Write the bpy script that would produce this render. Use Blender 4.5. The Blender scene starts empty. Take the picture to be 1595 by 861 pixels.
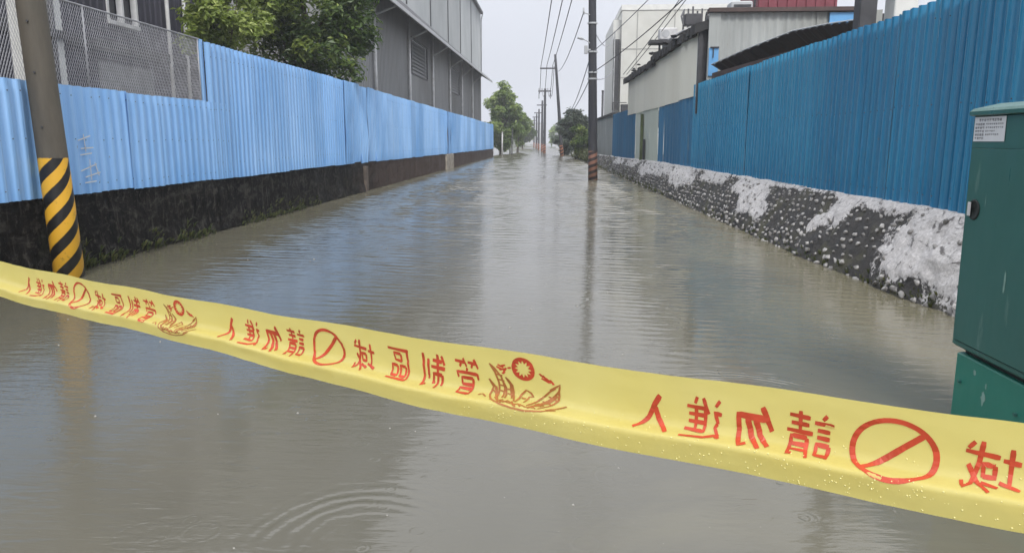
import bpy, math, random
import numpy as np
from math import sin, cos, pi, radians, floor, exp, sqrt, atan2
from mathutils import Vector, Matrix, noise, Euler

random.seed(7)
scene = bpy.context.scene
C = scene.collection

# ---------------------------------------------------------------- camera
cam_data = bpy.data.cameras.new('camera')
cam = bpy.data.objects.new('camera', cam_data)
C.objects.link(cam)
cam_data.sensor_width = 36.0
cam_data.lens = 36.0 * 1150.0 / 1595.0
cam_data.clip_start = 0.02
cam_data.clip_end = 3000.0
CAM_H = 1.6
cam.location = (0, 0, CAM_H)
cam.rotation_euler = (radians(90 - 10.421), 0, radians(3.157))
scene.camera = cam

# ---------------------------------------------------------------- sky, sun, exposure
SUN_EL, SUN_AZ = radians(48), radians(170)      # azimuth clockwise from +Y: from the right, behind the camera
world = bpy.data.worlds.new('World')
scene.world = world
world.use_nodes = True
nt = world.node_tree
nt.nodes.clear()
w_out = nt.nodes.new('ShaderNodeOutputWorld')
w_bg = nt.nodes.new('ShaderNodeBackground')
w_sky = nt.nodes.new('ShaderNodeTexSky')
w_sky.sky_type = 'NISHITA'
w_sky.sun_disc = False
w_sky.sun_elevation = SUN_EL
w_sky.sun_rotation = SUN_AZ
w_sky.dust_density = 4.0
w_hsv = nt.nodes.new('ShaderNodeHueSaturation')
w_hsv.inputs['Saturation'].default_value = 0.35
w_tc = nt.nodes.new('ShaderNodeTexCoord')
w_sep = nt.nodes.new('ShaderNodeSeparateXYZ')
w_ramp = nt.nodes.new('ShaderNodeValToRGB')       # even cloud deck, slowly brighter towards the zenith
w_ramp.color_ramp.interpolation = 'EASE'
w_ramp.color_ramp.elements[0].position = 0.0
w_ramp.color_ramp.elements[0].color = (4.75, 4.95, 5.55, 1)
w_ramp.color_ramp.elements[1].position = 1.0
w_ramp.color_ramp.elements[1].color = (14.2, 14.5, 15.2, 1)
w_cl = nt.nodes.new('ShaderNodeTexNoise')
w_cl.inputs['Scale'].default_value = 2.2
w_cl.inputs['Detail'].default_value = 4.0
w_map = nt.nodes.new('ShaderNodeMapRange')
w_map.inputs[1].default_value = 0.3
w_map.inputs[2].default_value = 0.7
w_map.inputs[3].default_value = 0.96
w_map.inputs[4].default_value = 1.03
w_mul = nt.nodes.new('ShaderNodeMixRGB')
w_mul.blend_type = 'MULTIPLY'
w_mul.inputs[0].default_value = 1.0
w_mix = nt.nodes.new('ShaderNodeMixRGB')
w_mix.inputs[0].default_value = 0.9
w_bg.inputs['Strength'].default_value = 0.1
L = nt.links.new
L(w_tc.outputs['Generated'], w_sep.inputs[0])
L(w_sep.outputs['Z'], w_ramp.inputs[0])
L(w_tc.outputs['Generated'], w_cl.inputs['Vector'])
L(w_cl.outputs['Fac'], w_map.inputs[0])
L(w_ramp.outputs[0], w_mul.inputs[1])
L(w_map.outputs[0], w_mul.inputs[2])
L(w_sky.outputs[0], w_hsv.inputs['Color'])
L(w_hsv.outputs[0], w_mix.inputs[1])
L(w_mul.outputs[0], w_mix.inputs[2])
L(w_mix.outputs[0], w_bg.inputs['Color'])
L(w_bg.outputs[0], w_out.inputs[0])

sun_data = bpy.data.lights.new('sun', 'SUN')
sun_data.energy = 1.5
sun_data.angle = radians(14)
sun_data.color = (1.0, 0.97, 0.93)
sun = bpy.data.objects.new('sun', sun_data)
C.objects.link(sun)
sd = Vector((sin(SUN_AZ) * cos(SUN_EL), cos(SUN_AZ) * cos(SUN_EL), sin(SUN_EL)))
sun.rotation_euler = (-sd).to_track_quat('-Z', 'Y').to_euler()
sun.location = sd * 60

scene.view_settings.view_transform = 'Standard'
scene.view_settings.look = 'None'
scene.view_settings.exposure = 0.6
scene.view_settings.gamma = 1.0
scene.view_settings.use_curve_mapping = False
scene.render.engine = 'CYCLES'
scene.cycles.use_denoising = True
scene.cycles.max_bounces = 6
scene.cycles.diffuse_bounces = 3
scene.cycles.glossy_bounces = 3
scene.cycles.transparent_max_bounces = 6
scene.cycles.volume_bounces = 3
scene.cycles.sample_clamp_indirect = 4.0


# ---------------------------------------------------------------- materials
def srgb(r, g, b):
    f = lambda c: (c / 255 / 12.92) if c / 255 <= 0.04045 else ((c / 255 + 0.055) / 1.055) ** 2.4
    return (f(r), f(g), f(b), 1)


class NT:
    """small helper round a node tree"""
    def __init__(s, name):
        s.m = bpy.data.materials.new(name)
        s.m.use_nodes = True
        s.t = s.m.node_tree
        s.b = s.t.nodes['Principled BSDF']

    def n(s, typ, **kw):
        nd = s.t.nodes.new(typ)
        for k, v in kw.items():
            setattr(nd, k, v)
        return nd

    def set(s, sock, v):
        if hasattr(v, 'is_output') or isinstance(v, bpy.types.NodeSocket):
            s.t.links.new(v, sock)
        else:
            sock.default_value = v

    def math(s, op, a, b=0.0, c=0.0, clamp=False):
        nd = s.n('ShaderNodeMath', operation=op, use_clamp=clamp)
        s.set(nd.inputs[0], a); s.set(nd.inputs[1], b); s.set(nd.inputs[2], c)
        return nd.outputs[0]

    def mix(s, f, a, b, mode='MIX'):
        nd = s.n('ShaderNodeMixRGB', blend_type=mode)
        s.set(nd.inputs[0], f); s.set(nd.inputs[1], a); s.set(nd.inputs[2], b)
        return nd.outputs[0]

    def coord(s, kind='Object'):
        if kind == 'World':
            return s.n('ShaderNodeNewGeometry').outputs['Position']
        return s.n('ShaderNodeTexCoord').outputs[kind]

    def mapping(s, vec, scale=(1, 1, 1), loc=(0, 0, 0), rot=(0, 0, 0)):
        nd = s.n('ShaderNodeMapping')
        s.set(nd.inputs['Vector'], vec)
        nd.inputs['Scale'].default_value = scale
        nd.inputs['Location'].default_value = loc
        nd.inputs['Rotation'].default_value = rot
        return nd.outputs[0]

    def noise(s, vec, scale=5, detail=4, rough=0.55, dist=0.0):
        nd = s.n('ShaderNodeTexNoise')
        s.set(nd.inputs['Vector'], vec)
        nd.inputs['Scale'].default_value = scale
        nd.inputs['Detail'].default_value = detail
        nd.inputs['Roughness'].default_value = rough
        nd.inputs['Distortion'].default_value = dist
        return nd.outputs['Fac']

    def ramp(s, f, lo, hi, a=0.0, b=1.0):
        nd = s.n('ShaderNodeMapRange')
        s.set(nd.inputs[0], f)
        for i, v in enumerate((lo, hi, a, b)):
            nd.inputs[i + 1].default_value = v
        return nd.outputs[0]

    def bump(s, h, strength=0.3, dist=0.01, prev=None):
        nd = s.n('ShaderNodeBump')
        s.set(nd.inputs['Height'], h)
        nd.inputs['Strength'].default_value = strength
        nd.inputs['Distance'].default_value = dist
        if prev is not None:
            s.set(nd.inputs['Normal'], prev)
        return nd.outputs[0]

    def done(s, color=None, rough=None, normal=None, metal=None, spec=None):
        if color is not None: s.set(s.b.inputs['Base Color'], color)
        if rough is not None: s.set(s.b.inputs['Roughness'], rough)
        if normal is not None: s.set(s.b.inputs['Normal'], normal)
        if metal is not None: s.set(s.b.inputs['Metallic'], metal)
        if spec is not None: s.set(s.b.inputs['Specular IOR Level'], spec)
        return s.m


def plain(name, col, rough=0.6, var=0.25, scale=3.0, bump=0.15, bdist=0.01, metal=0.0, stretch=(1, 1, 1), dirt=None):
    m = NT(name)
    v = m.mapping(m.coord('World'), scale=stretch)
    n1 = m.noise(v, scale, 6)
    dark = tuple(c * (1 - var) for c in col[:3]) + (1,)
    lite = tuple(min(1, c * (1 + var * 0.6)) for c in col[:3]) + (1,)
    c = m.mix(m.ramp(n1, 0.3, 0.7), dark, lite)
    if dirt:
        n2 = m.noise(v, scale * 0.4, 8, 0.7)
        c = m.mix(m.ramp(n2, 0.5, 0.72, 0, 0.8), c, dirt)
    nb = m.noise(v, scale * 8, 4)
    return m.done(c, m.ramp(n1, 0.2, 0.8, rough * 0.8, min(1, rough * 1.2)), m.bump(nb, bump, bdist), metal)


def sheet_paint(name, col, chalk, stain, rough=0.42, rnd=0.16, streak=0.55):
    """painted corrugated steel: streaks run down, every sheet a little different"""
    m = NT(name)
    pos = m.coord('World')
    v = m.mapping(pos, scale=(7, 7, 0.30))
    st = m.noise(v, 1.6, 6, 0.65)
    big = m.noise(m.mapping(pos, scale=(1, 1, 0.5)), 0.3, 5)
    rn = m.n('ShaderNodeObjectInfo').outputs['Random']
    c = m.mix(m.ramp(st, 0.42, 0.75, 0, streak), col, chalk)
    c = m.mix(m.ramp(big, 0.42, 0.66, 0, 0.75), c, stain)
    fine = m.noise(m.mapping(pos, scale=(30, 30, 1.5)), 1.0, 5, 0.7)
    c = m.mix(m.ramp(fine, 0.54, 0.72, 0, 0.5), c, stain)
    c = m.mix(1.0, c, m.ramp(rn, 0, 1, 1 - rnd, 1.0 + rnd * 0.3), 'MULTIPLY')
    chip = m.noise(m.mapping(pos, scale=(1, 1, 0.45)), 20, 4, 0.6)
    c = m.mix(m.ramp(chip, 0.69, 0.75, 0, 0.65), c, srgb(120, 92, 70))
    # splash and mud film near the bottom edge keeps its own ragged shape
    z = m.n('ShaderNodeSeparateXYZ'); m.set(z.inputs[0], pos)
    mud = m.math('ADD', z.outputs[2], m.ramp(st, 0.2, 0.8, -0.25, 0.25))
    c = m.mix(m.ramp(mud, 0.80, 1.25, 0.45, 0), c, stain)
    return m.done(c, m.ramp(st, 0.3, 0.7, rough * 0.8, rough * 1.3), m.bump(m.noise(pos, 3, 3), 0.15, 0.03))


M = {}
M['blue_light'] = sheet_paint('light blue sheet paint', (0.31, 0.55, 0.90, 1), (0.47, 0.68, 0.94, 1), (0.13, 0.34, 0.68, 1))
M['blue_deep'] = sheet_paint('deep blue sheet paint', (0.024, 0.235, 0.42, 1), (0.08, 0.37, 0.55, 1), (0.012, 0.145, 0.30, 1), rough=0.27, rnd=0.12)
M['blue_navy'] = sheet_paint('old blue sheet paint', (0.016, 0.150, 0.30, 1), (0.03, 0.21, 0.38, 1), (0.011, 0.10, 0.21, 1), rough=0.5)
M['green_white'] = sheet_paint('pale green sheet paint', (0.56, 0.61, 0.53, 1), (0.68, 0.72, 0.64, 1), (0.42, 0.46, 0.38, 1), rough=0.5)
M['grey_sheet'] = sheet_paint('grey sheet metal', (0.36, 0.38, 0.37, 1), (0.48, 0.50, 0.49, 1), (0.22, 0.22, 0.19, 1), rough=0.5)
M['cream'] = sheet_paint('cream wall cladding', (0.78, 0.76, 0.65, 1), (0.82, 0.80, 0.72, 1), (0.68, 0.65, 0.54, 1), rough=0.55, streak=0.4)
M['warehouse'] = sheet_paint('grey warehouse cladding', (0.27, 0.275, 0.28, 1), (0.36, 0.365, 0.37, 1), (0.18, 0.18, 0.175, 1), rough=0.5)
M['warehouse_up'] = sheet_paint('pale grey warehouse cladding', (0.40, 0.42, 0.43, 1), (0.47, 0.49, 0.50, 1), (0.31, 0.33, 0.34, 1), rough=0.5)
M['dark_wall'] = sheet_paint('dark slate cladding', (0.045, 0.043, 0.062, 1), (0.07, 0.067, 0.09, 1), (0.028, 0.027, 0.036, 1), rough=0.55)
M['trim_grey'] = plain('grey painted trim', (0.42, 0.43, 0.44, 1), 0.45, 0.2)
M['trim_white'] = plain('white painted metal', (0.62, 0.62, 0.62, 1), 0.45, 0.2, dirt=(0.35, 0.33, 0.3, 1))
M['dark_metal'] = plain('dark weathered metal', (0.045, 0.045, 0.05, 1), 0.55, 0.4, 4)
M['rust_metal'] = plain('rusty dark metal', (0.075, 0.05, 0.045, 1), 0.7, 0.45, 3)
M['awning_under'] = plain('dark rusty roof sheet', (0.055, 0.042, 0.045, 1), 0.7, 0.5, 1.5)
M['red_tank'] = plain('maroon painted steel', (0.20, 0.038, 0.055, 1), 0.5, 0.25, 2)
M['white_bldg'] = plain('off white tile cladding', (0.56, 0.56, 0.52, 1), 0.55, 0.08, 0.8, dirt=(0.48, 0.47, 0.42, 1))
M['joint'] = plain('grey joint', (0.33, 0.33, 0.31, 1), 0.7, 0.2)
M['white_trim'] = plain('white plaster', (0.66, 0.66, 0.63, 1), 0.6, 0.1)
M['roof_debris'] = plain('dark mossy roof edge', (0.035, 0.035, 0.036, 1), 0.85, 0.5, 3, 0.5, 0.03)
M['glass'] = plain('dark window glass', (0.02, 0.022, 0.028, 1), 0.08, 0.2, 1, 0.02)
M['wire'] = plain('black cable', (0.05, 0.05, 0.06, 1), 0.6, 0.1)
M['grey_wire'] = plain('grey cable', (0.22, 0.22, 0.26, 1), 0.6, 0.1)
M['mesh_wire'] = plain('galvanised wire', (0.40, 0.40, 0.42, 1), 0.45, 0.25, 6, metal=0.2)
M['louvre'] = plain('grey shutter slats', (0.17, 0.175, 0.18, 1), 0.5, 0.2)
M['far_pale'] = plain('pale concrete', (0.45, 0.46, 0.48, 1), 0.8, 0.15, 0.2)
M['far_grey'] = plain('grey concrete', (0.30, 0.31, 0.33, 1), 0.8, 0.2, 0.2)
M['pilaster_a'] = plain('pale stained concrete', (0.34, 0.30, 0.25, 1), 0.8, 0.4, 4, 0.4, 0.02, dirt=(0.12, 0.10, 0.08, 1))
M['pilaster_b'] = plain('brown stained concrete', (0.13, 0.10, 0.08, 1), 0.8, 0.5, 5, 0.4, 0.02, dirt=(0.03, 0.027, 0.025, 1))
M['soil'] = plain('wet soil', (0.10, 0.085, 0.06, 1), 0.9, 0.4, 1.0, 0.6, 0.05)
M['steel_blue'] = plain('sky blue plastic', (0.13, 0.36, 0.66, 1), 0.5, 0.15)
M['green_post'] = plain('mossy green post', (0.12, 0.15, 0.07, 1), 0.8, 0.4)
M['bark'] = plain('brown bark', (0.09, 0.07, 0.05, 1), 0.9, 0.4, 6, 0.8, 0.02, stretch=(1, 1, 0.3))


def black_wall_mat():
    m = NT('black stained concrete')
    pos = m.coord('World')
    a = m.noise(pos, 1.3, 8, 0.65)
    s = m.noise(m.mapping(pos, scale=(4, 4, 0.5)), 1.2, 6, 0.65)
    c = m.mix(m.ramp(s, 0.35, 0.75), (0.004, 0.0038, 0.0036, 1), (0.017, 0.0155, 0.014, 1))
    c = m.mix(m.ramp(a, 0.60, 0.72, 0, 0.55), c, (0.075, 0.085, 0.05, 1))
    f = m.noise(pos, 9, 6, 0.7)
    c = m.mix(m.ramp(f, 0.54, 0.70, 0, 0.65), c, (0.10, 0.092, 0.08, 1))
    c = m.mix(m.ramp(m.noise(m.mapping(pos, scale=(1, 1, 2.2)), 2.6, 8, 0.72, 0.8), 0.52, 0.66, 0, 0.6), c, (0.075, 0.070, 0.060, 1))
    c = m.mix(m.ramp(m.noise(m.mapping(pos, scale=(5, 5, 0.7)), 1.7, 7, 0.7), 0.56, 0.72, 0, 0.7), c, (0.10, 0.09, 0.078, 1))
    # far stretch of the wall is brown cement rather than black
    y = m.n('ShaderNodeSeparateXYZ'); m.set(y.inputs[0], pos)
    far = m.ramp(m.math('ADD', y.outputs[1], m.ramp(a, 0.3, 0.7, -2, 2)), 22, 27)
    c = m.mix(far, c, m.mix(s, (0.045, 0.032, 0.028, 1), (0.10, 0.072, 0.06, 1)))
    return m.done(c, m.ramp(a, 0.3, 0.7, 0.55, 0.85), m.bump(f, 0.7, 0.04, m.bump(a, 0.6, 0.1)), spec=0.06)


M['black_wall'] = black_wall_mat()


def pole_mat(name, base, c1, c2, top, pitch, turns):
    """concrete pole with a painted hazard band up to height `top` (object space)"""
    m = NT(name)
    ob = m.coord('Object')
    sp = m.n('ShaderNodeSeparateXYZ'); m.set(sp.inputs[0], ob)
    ang = m.math('DIVIDE', m.math('ARCTAN2', sp.outputs[1], sp.outputs[0]), 2 * pi)
    ph = m.math('ADD', m.math('DIVIDE', sp.outputs[2], pitch), m.math('MULTIPLY', ang, -turns))
    fr = m.math('FRACT', m.math('ADD', ph, 50.0))
    wob = m.noise(ob, 14, 3)
    band = m.ramp(m.math('ADD', fr, m.ramp(wob, 0, 1, -0.02, 0.02)), 0.47, 0.50)
    wear = m.noise(ob, 11, 6, 0.7)
    paint = m.mix(band, c1, c2)
    paint = m.mix(m.ramp(wear, 0.60, 0.72, 0, 0.5), paint, (0.03, 0.028, 0.02, 1))
    n1 = m.noise(m.mapping(ob, scale=(5, 5, 0.8)), 1.5, 7, 0.65)
    conc = m.mix(m.ramp(n1, 0.3, 0.7), tuple(c * 0.62 for c in base[:3]) + (1,), base)
    conc = m.mix(m.ramp(m.noise(ob, 3.5, 6), 0.55, 0.7, 0, 0.5), conc, (0.07, 0.065, 0.045, 1))
    f = m.ramp(m.math('ADD', sp.outputs[2], m.ramp(wear, 0, 1, -0.02, 0.02)), top - 0.005, top + 0.005)
    c = m.mix(f, paint, conc)
    return m.done(c, m.ramp(f, 0, 1, 0.42, 0.7), m.bump(wear, 0.3, 0.01))


M['pole_near'] = pole_mat('weathered concrete pole', (0.105, 0.090, 0.068, 1), (0.012, 0.011, 0.010, 1), (0.72, 0.39, 0.03, 1), 1.80, 0.31, 3.0)
M['pole_right'] = pole_mat('dark wooden pole', (0.035, 0.036, 0.045, 1), (0.04, 0.028, 0.028, 1), (0.26, 0.13, 0.09, 1), 1.58, 0.26, 1.6)
M['pole_far'] = pole_mat('far dark pole', (0.045, 0.046, 0.055, 1), (0.05, 0.035, 0.035, 1), (0.40, 0.16, 0.09, 1), 1.5, 0.35, 1.6)


def water_mat():
    m = NT('muddy flood water')
    pos = m.coord('World')
    big = m.noise(m.mapping(pos, scale=(0.5, 0.22, 1)), 0.9, 4)
    c = m.mix(m.ramp(big, 0.3, 0.7), (0.094, 0.089, 0.070, 1), (0.118, 0.111, 0.088, 1))
    sx = m.n('ShaderNodeSeparateXYZ'); m.set(sx.inputs[0], pos)
    silt = m.math('ADD', sx.outputs[0], m.ramp(m.noise(m.mapping(pos, scale=(0.5, 0.3, 1)), 1.0, 5, 0.6, 1.0), 0.25, 0.75, -1.6, 1.6))
    c = m.mix(m.ramp(silt, 0.2, 3.2), c, (0.176, 0.160, 0.108, 1))      # silt washed off the embankment side
    c = m.mix(m.ramp(silt, -3.2, -5.4, 0, 0.6), c, (0.130, 0.120, 0.080, 1))
    # wind ripples, in patches
    mask = m.ramp(m.noise(m.mapping(pos, scale=(0.55, 0.28, 1)), 1.1, 3, 0.5, 0.6), 0.38, 0.68, 0.25, 1.0)
    r1 = m.noise(m.mapping(pos, scale=(0.6, 2.6, 1), rot=(0, 0, 0.12)), 5.0, 3, 0.55, 0.3)
    r2 = m.noise(m.mapping(pos, scale=(0.7, 2.2, 1), rot=(0, 0, -0.18)), 15, 3, 0.6, 0.3)
    h = m.math('MULTIPLY', m.math('ADD', r1, m.math('MULTIPLY', r2, 0.28)), mask)

    # rings of rain drops
    def rings(scale, k, seedloc, amp, keep):
        vo = m.n('ShaderNodeTexVoronoi', feature='F1', voronoi_dimensions='2D')
        m.set(vo.inputs['Vector'], m.mapping(pos, scale=(1, 1, 1), loc=seedloc))
        vo.inputs['Scale'].default_value = scale
        vo.inputs['Randomness'].default_value = 1.0
        d = vo.outputs['Distance']
        sc = m.n('ShaderNodeSeparateColor'); m.set(sc.inputs[0], vo.outputs['Color'])
        rad = m.math('MULTIPLY', sc.outputs[0], 0.35)
        x = m.math('MULTIPLY', m.math('SUBTRACT', d, rad), k)
        env = m.math('EXPONENT', m.math('MULTIPLY', m.math('MULTIPLY', x, x), -0.12))
        wv = m.math('MULTIPLY', m.math('COSINE', x), env)
        on = m.math('LESS_THAN', sc.outputs[1], keep)
        return m.math('MULTIPLY', m.math('MULTIPLY', wv, on), amp)
    h = m.math('ADD', h, rings(3.0, 55, (0, 0, 0), 0.05, 0.42))
    h = m.math('ADD', h, rings(6.0, 38, (3.3, 1.7, 0), 0.045, 0.38))

    # two larger wave trains: something dropped near the tape, and the eddy by the cabinet
    def train(cx, cy, r0, wid, lam, amp, ax, ay):
        sp = m.n('ShaderNodeSeparateXYZ'); m.set(sp.inputs[0], pos)
        dx = m.math('SUBTRACT', sp.outputs[0], cx); dy = m.math('SUBTRACT', sp.outputs[1], cy)
        d = m.math('SQRT', m.math('ADD', m.math('MULTIPLY', dx, dx), m.math('MULTIPLY', dy, dy)))
        d = m.math('ADD', d, m.ramp(m.noise(pos, 2.5, 2), 0, 1, -0.06, 0.06))
        q = m.math('DIVIDE', m.math('SUBTRACT', d, r0), wid)
        env = m.math('EXPONENT', m.math('MULTIPLY', m.math('MULTIPLY', q, q), -1.0))
        side = m.math('ADD', m.math('MULTIPLY', dx, ax), m.math('MULTIPLY', dy, ay))
        side = m.ramp(m.math('DIVIDE', side, d), -0.2, 0.8)
        return m.math('MULTIPLY', m.math('MULTIPLY', m.math('SINE', m.math('MULTIPLY', d, 2 * pi / lam)), env), m.math('MULTIPLY', side, amp))
    h = m.math('ADD', h, train(-0.77, 2.72, 0.36, 0.16, 0.075, 0.19, -0.5, 0.86))
    h = m.math('ADD', h, train(1.15, 4.3, 0.72, 0.12, 0.06, 0.06, 0.7, 0.7))
    spw = m.n('ShaderNodeSeparateXYZ'); m.set(spw.inputs[0], pos)
    farw = m.ramp(m.math('ADD', spw.outputs[1], m.ramp(big, 0.3, 0.7, -3, 3)), 7, 30)
    rough_w = m.math('ADD', m.math('MULTIPLY', farw, 0.06), m.math('MULTIPLY', mask, 0.06))
    rough_w = m.math('ADD', rough_w, 0.06)
    h = m.math('MULTIPLY', h, m.math('SUBTRACT', 1.0, m.math('MULTIPLY', farw, 0.72)))
    nrm = m.bump(h, 1.0, 0.0062)
    # specks of foam
    sp_ = m.noise(pos, 60, 2, 0.5)
    c = m.mix(m.ramp(sp_, 0.76, 0.80, 0, 0.5), c, (0.5, 0.48, 0.42, 1))
    m.b.inputs['IOR'].default_value = 1.5
    return m.done(c, rough_w, nrm, spec=0.5)


M['water'] = water_mat()


def stone_mats():
    m = NT('embankment mortar')
    pos = m.coord('World')
    at = m.n('ShaderNodeAttribute', attribute_name='lime').outputs['Fac']
    n1 = m.noise(pos, 6, 7, 0.65)
    n2 = m.noise(pos, 28, 5, 0.7)
    dark = m.mix(m.ramp(n1, 0.3, 0.7), (0.016, 0.015, 0.015, 1), (0.060, 0.055, 0.052, 1))
    dark = m.mix(m.ramp(m.noise(pos, 34, 5, 0.7), 0.60, 0.70, 0, 0.5), dark, (0.22, 0.205, 0.19, 1))
    dark = m.mix(m.ramp(m.noise(pos, 16, 5, 0.7), 0.56, 0.66, 0, 0.7), dark, (0.010, 0.010, 0.010, 1))
    dark = m.mix(m.ramp(m.noise(pos, 2.2, 6), 0.52, 0.66, 0, 0.6), dark, (0.085, 0.082, 0.040, 1))
    lite = m.mix(m.ramp(n2, 0.3, 0.75), (0.38, 0.362, 0.355, 1), (0.74, 0.715, 0.705, 1))
    n3 = m.noise(pos, 9, 6, 0.68, 0.6)
    f = m.ramp(m.math('ADD', m.math('ADD', at, m.ramp(n3, 0.2, 0.8, -0.42, 0.42)), m.ramp(n2, 0.2, 0.8, -0.25, 0.25)), 0.44, 0.58)
    pit = m.ramp(m.noise(m.mapping(pos, scale=(1, 0.7, 1)), 8.5, 6, 0.62, 0.7), 0.57, 0.64, 0, 0.85)
    lite = m.mix(pit, lite, (0.07, 0.062, 0.06, 1))
    c = m.mix(f, dark, lite)
    mort = m.done(c, m.ramp(n1, 0.3, 0.7, 0.5, 0.85), m.bump(n2, 0.9, 0.02))
    m = NT('embankment stone')
    pos = m.coord('World')
    rn = m.n('ShaderNodeObjectInfo').outputs['Random']
    vo = m.n('ShaderNodeTexVoronoi'); m.set(vo.inputs['Vector'], pos); vo.inputs['Scale'].default_value = 7
    sc = m.n('ShaderNodeSeparateColor'); m.set(sc.inputs[0], vo.outputs['Color'])
    n1 = m.noise(pos, 24, 6, 0.7)
    k = m.math('FRACT', m.math('ADD', rn, sc.outputs[0]))
    c = m.mix(m.ramp(k, 0.1, 0.9), (0.18, 0.17, 0.16, 1), (0.50, 0.48, 0.46, 1))
    c = m.mix(m.ramp(n1, 0.48, 0.66, 0, 0.8), c, (0.085, 0.08, 0.075, 1))
    st = m.done(c, 0.6, m.bump(n1, 0.6, 0.01))
    return mort, st


M['mortar'], M['stone'] = stone_mats()


def cabinet_mat(name, col):
    m = NT(name)
    pos = m.coord('World')
    st = m.noise(m.mapping(pos, scale=(6, 6, 1.1)), 1.6, 7, 0.62)
    b = m.noise(pos, 2.0, 5)
    c = m.mix(m.ramp(b, 0.3, 0.7), tuple(x * 0.85 for x in col[:3]) + (1,), col)
    c = m.mix(m.ramp(st, 0.62, 0.78, 0, 0.45), c, (0.30, 0.42, 0.38, 1))
    c = m.mix(m.ramp(m.noise(pos, 40, 4), 0.68, 0.74, 0, 0.35), c, (0.03, 0.06, 0.05, 1))
    return m.done(c, m.ramp(st, 0.3, 0.8, 0.26, 0.5), m.bump(b, 0.1, 0.02))


M['cab'] = cabinet_mat('dark green cabinet paint', (0.032, 0.125, 0.108, 1))
M['cab_low'] = cabinet_mat('green plinth paint', (0.020, 0.185, 0.140, 1))
M['cab_shade'] = plain('painted recess shade', (0.012, 0.018, 0.017, 1), 0.7, 0.2)  # near-black colour carries the shade of the cabinet gap and latch recess
M['sticker'] = plain('white sticker', (0.62, 0.64, 0.66, 1), 0.4, 0.06, 8)
M['ink'] = plain('black ink', (0.06, 0.06, 0.07, 1), 0.6, 0.1)


def tape_mat():
    m = NT('yellow plastic tape')
    pos = m.coord('World')
    n1 = m.noise(pos, 9, 4)
    c = m.mix(m.ramp(n1, 0.3, 0.7), (0.78, 0.66, 0.20, 1), (0.82, 0.72, 0.27, 1))
    m.set(m.b.inputs['Base Color'], c)
    m.b.inputs['Roughness'].default_value = 0.32
    nb = m.bump(m.noise(pos, 26, 3), 0.12, 0.004, m.bump(n1, 0.25, 0.01))
    m.set(m.b.inputs['Normal'], nb)
    tr = m.n('ShaderNodeBsdfTranslucent')
    tr.inputs['Color'].default_value = (0.86, 0.74, 0.22, 1)
    mx = m.n('ShaderNodeMixShader'); mx.inputs[0].default_value = 0.45
    m.t.links.new(m.b.outputs[0], mx.inputs[1]); m.t.links.new(tr.outputs[0], mx.inputs[2])
    m.t.links.new(mx.outputs[0], m.t.nodes['Material Output'].inputs[0])
    return m.m


M['tape'] = tape_mat()
M['print_red'] = plain('red print', (0.50, 0.060, 0.024, 1), 0.5, 0.25, 30, 0.03)
M['print_brown'] = plain('brown print', (0.36, 0.13, 0.035, 1), 0.5, 0.25, 30, 0.03)
M['bead'] = plain('water bead', (0.85, 0.78, 0.35, 1), 0.03, 0.02)
M['foam'] = plain('rain splash', (0.28, 0.27, 0.24, 1), 0.15, 0.1)


def leaf_mat(name, a, b, c3):
    m = NT(name)
    pos = m.coord('World')
    at = m.n('ShaderNodeAttribute', attribute_name='tone').outputs['Fac']
    n1 = m.noise(pos, 1.6, 3)
    c = m.mix(m.ramp(n1, 0.35, 0.65), a, b)
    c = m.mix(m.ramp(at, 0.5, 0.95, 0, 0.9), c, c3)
    m.set(m.b.inputs['Base Color'], c)
    m.b.inputs['Roughness'].default_value = 0.42
    tr = m.n('ShaderNodeBsdfTranslucent'); m.set(tr.inputs['Color'], c)
    mx = m.n('ShaderNodeMixShader'); mx.inputs[0].default_value = 0.4
    m.t.links.new(m.b.outputs[0], mx.inputs[1]); m.t.links.new(tr.outputs[0], mx.inputs[2])
    m.t.links.new(mx.outputs[0], m.t.nodes['Material Output'].inputs[0])
    return m.m


M['leaf_dark'] = leaf_mat('dark green leaves', (0.034, 0.070, 0.015, 1), (0.10, 0.165, 0.032, 1), (0.32, 0.40, 0.085, 1))
M['leaf_light'] = leaf_mat('yellow green leaves', (0.15, 0.21, 0.032, 1), (0.24, 0.31, 0.06, 1), (0.52, 0.58, 0.20, 1))
M['leaf_mid'] = leaf_mat('mid green leaves', (0.10, 0.165, 0.03, 1), (0.17, 0.25, 0.05, 1), (0.40, 0.50, 0.16, 1))
M['leaf_grey'] = leaf_mat('grey green leaves', (0.055, 0.080, 0.050, 1), (0.085, 0.115, 0.07, 1), (0.24, 0.28, 0.22, 1))
M['grass'] = leaf_mat('weed leaves', (0.05, 0.075, 0.02, 1), (0.09, 0.11, 0.035, 1), (0.16, 0.16, 0.06, 1))


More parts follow.
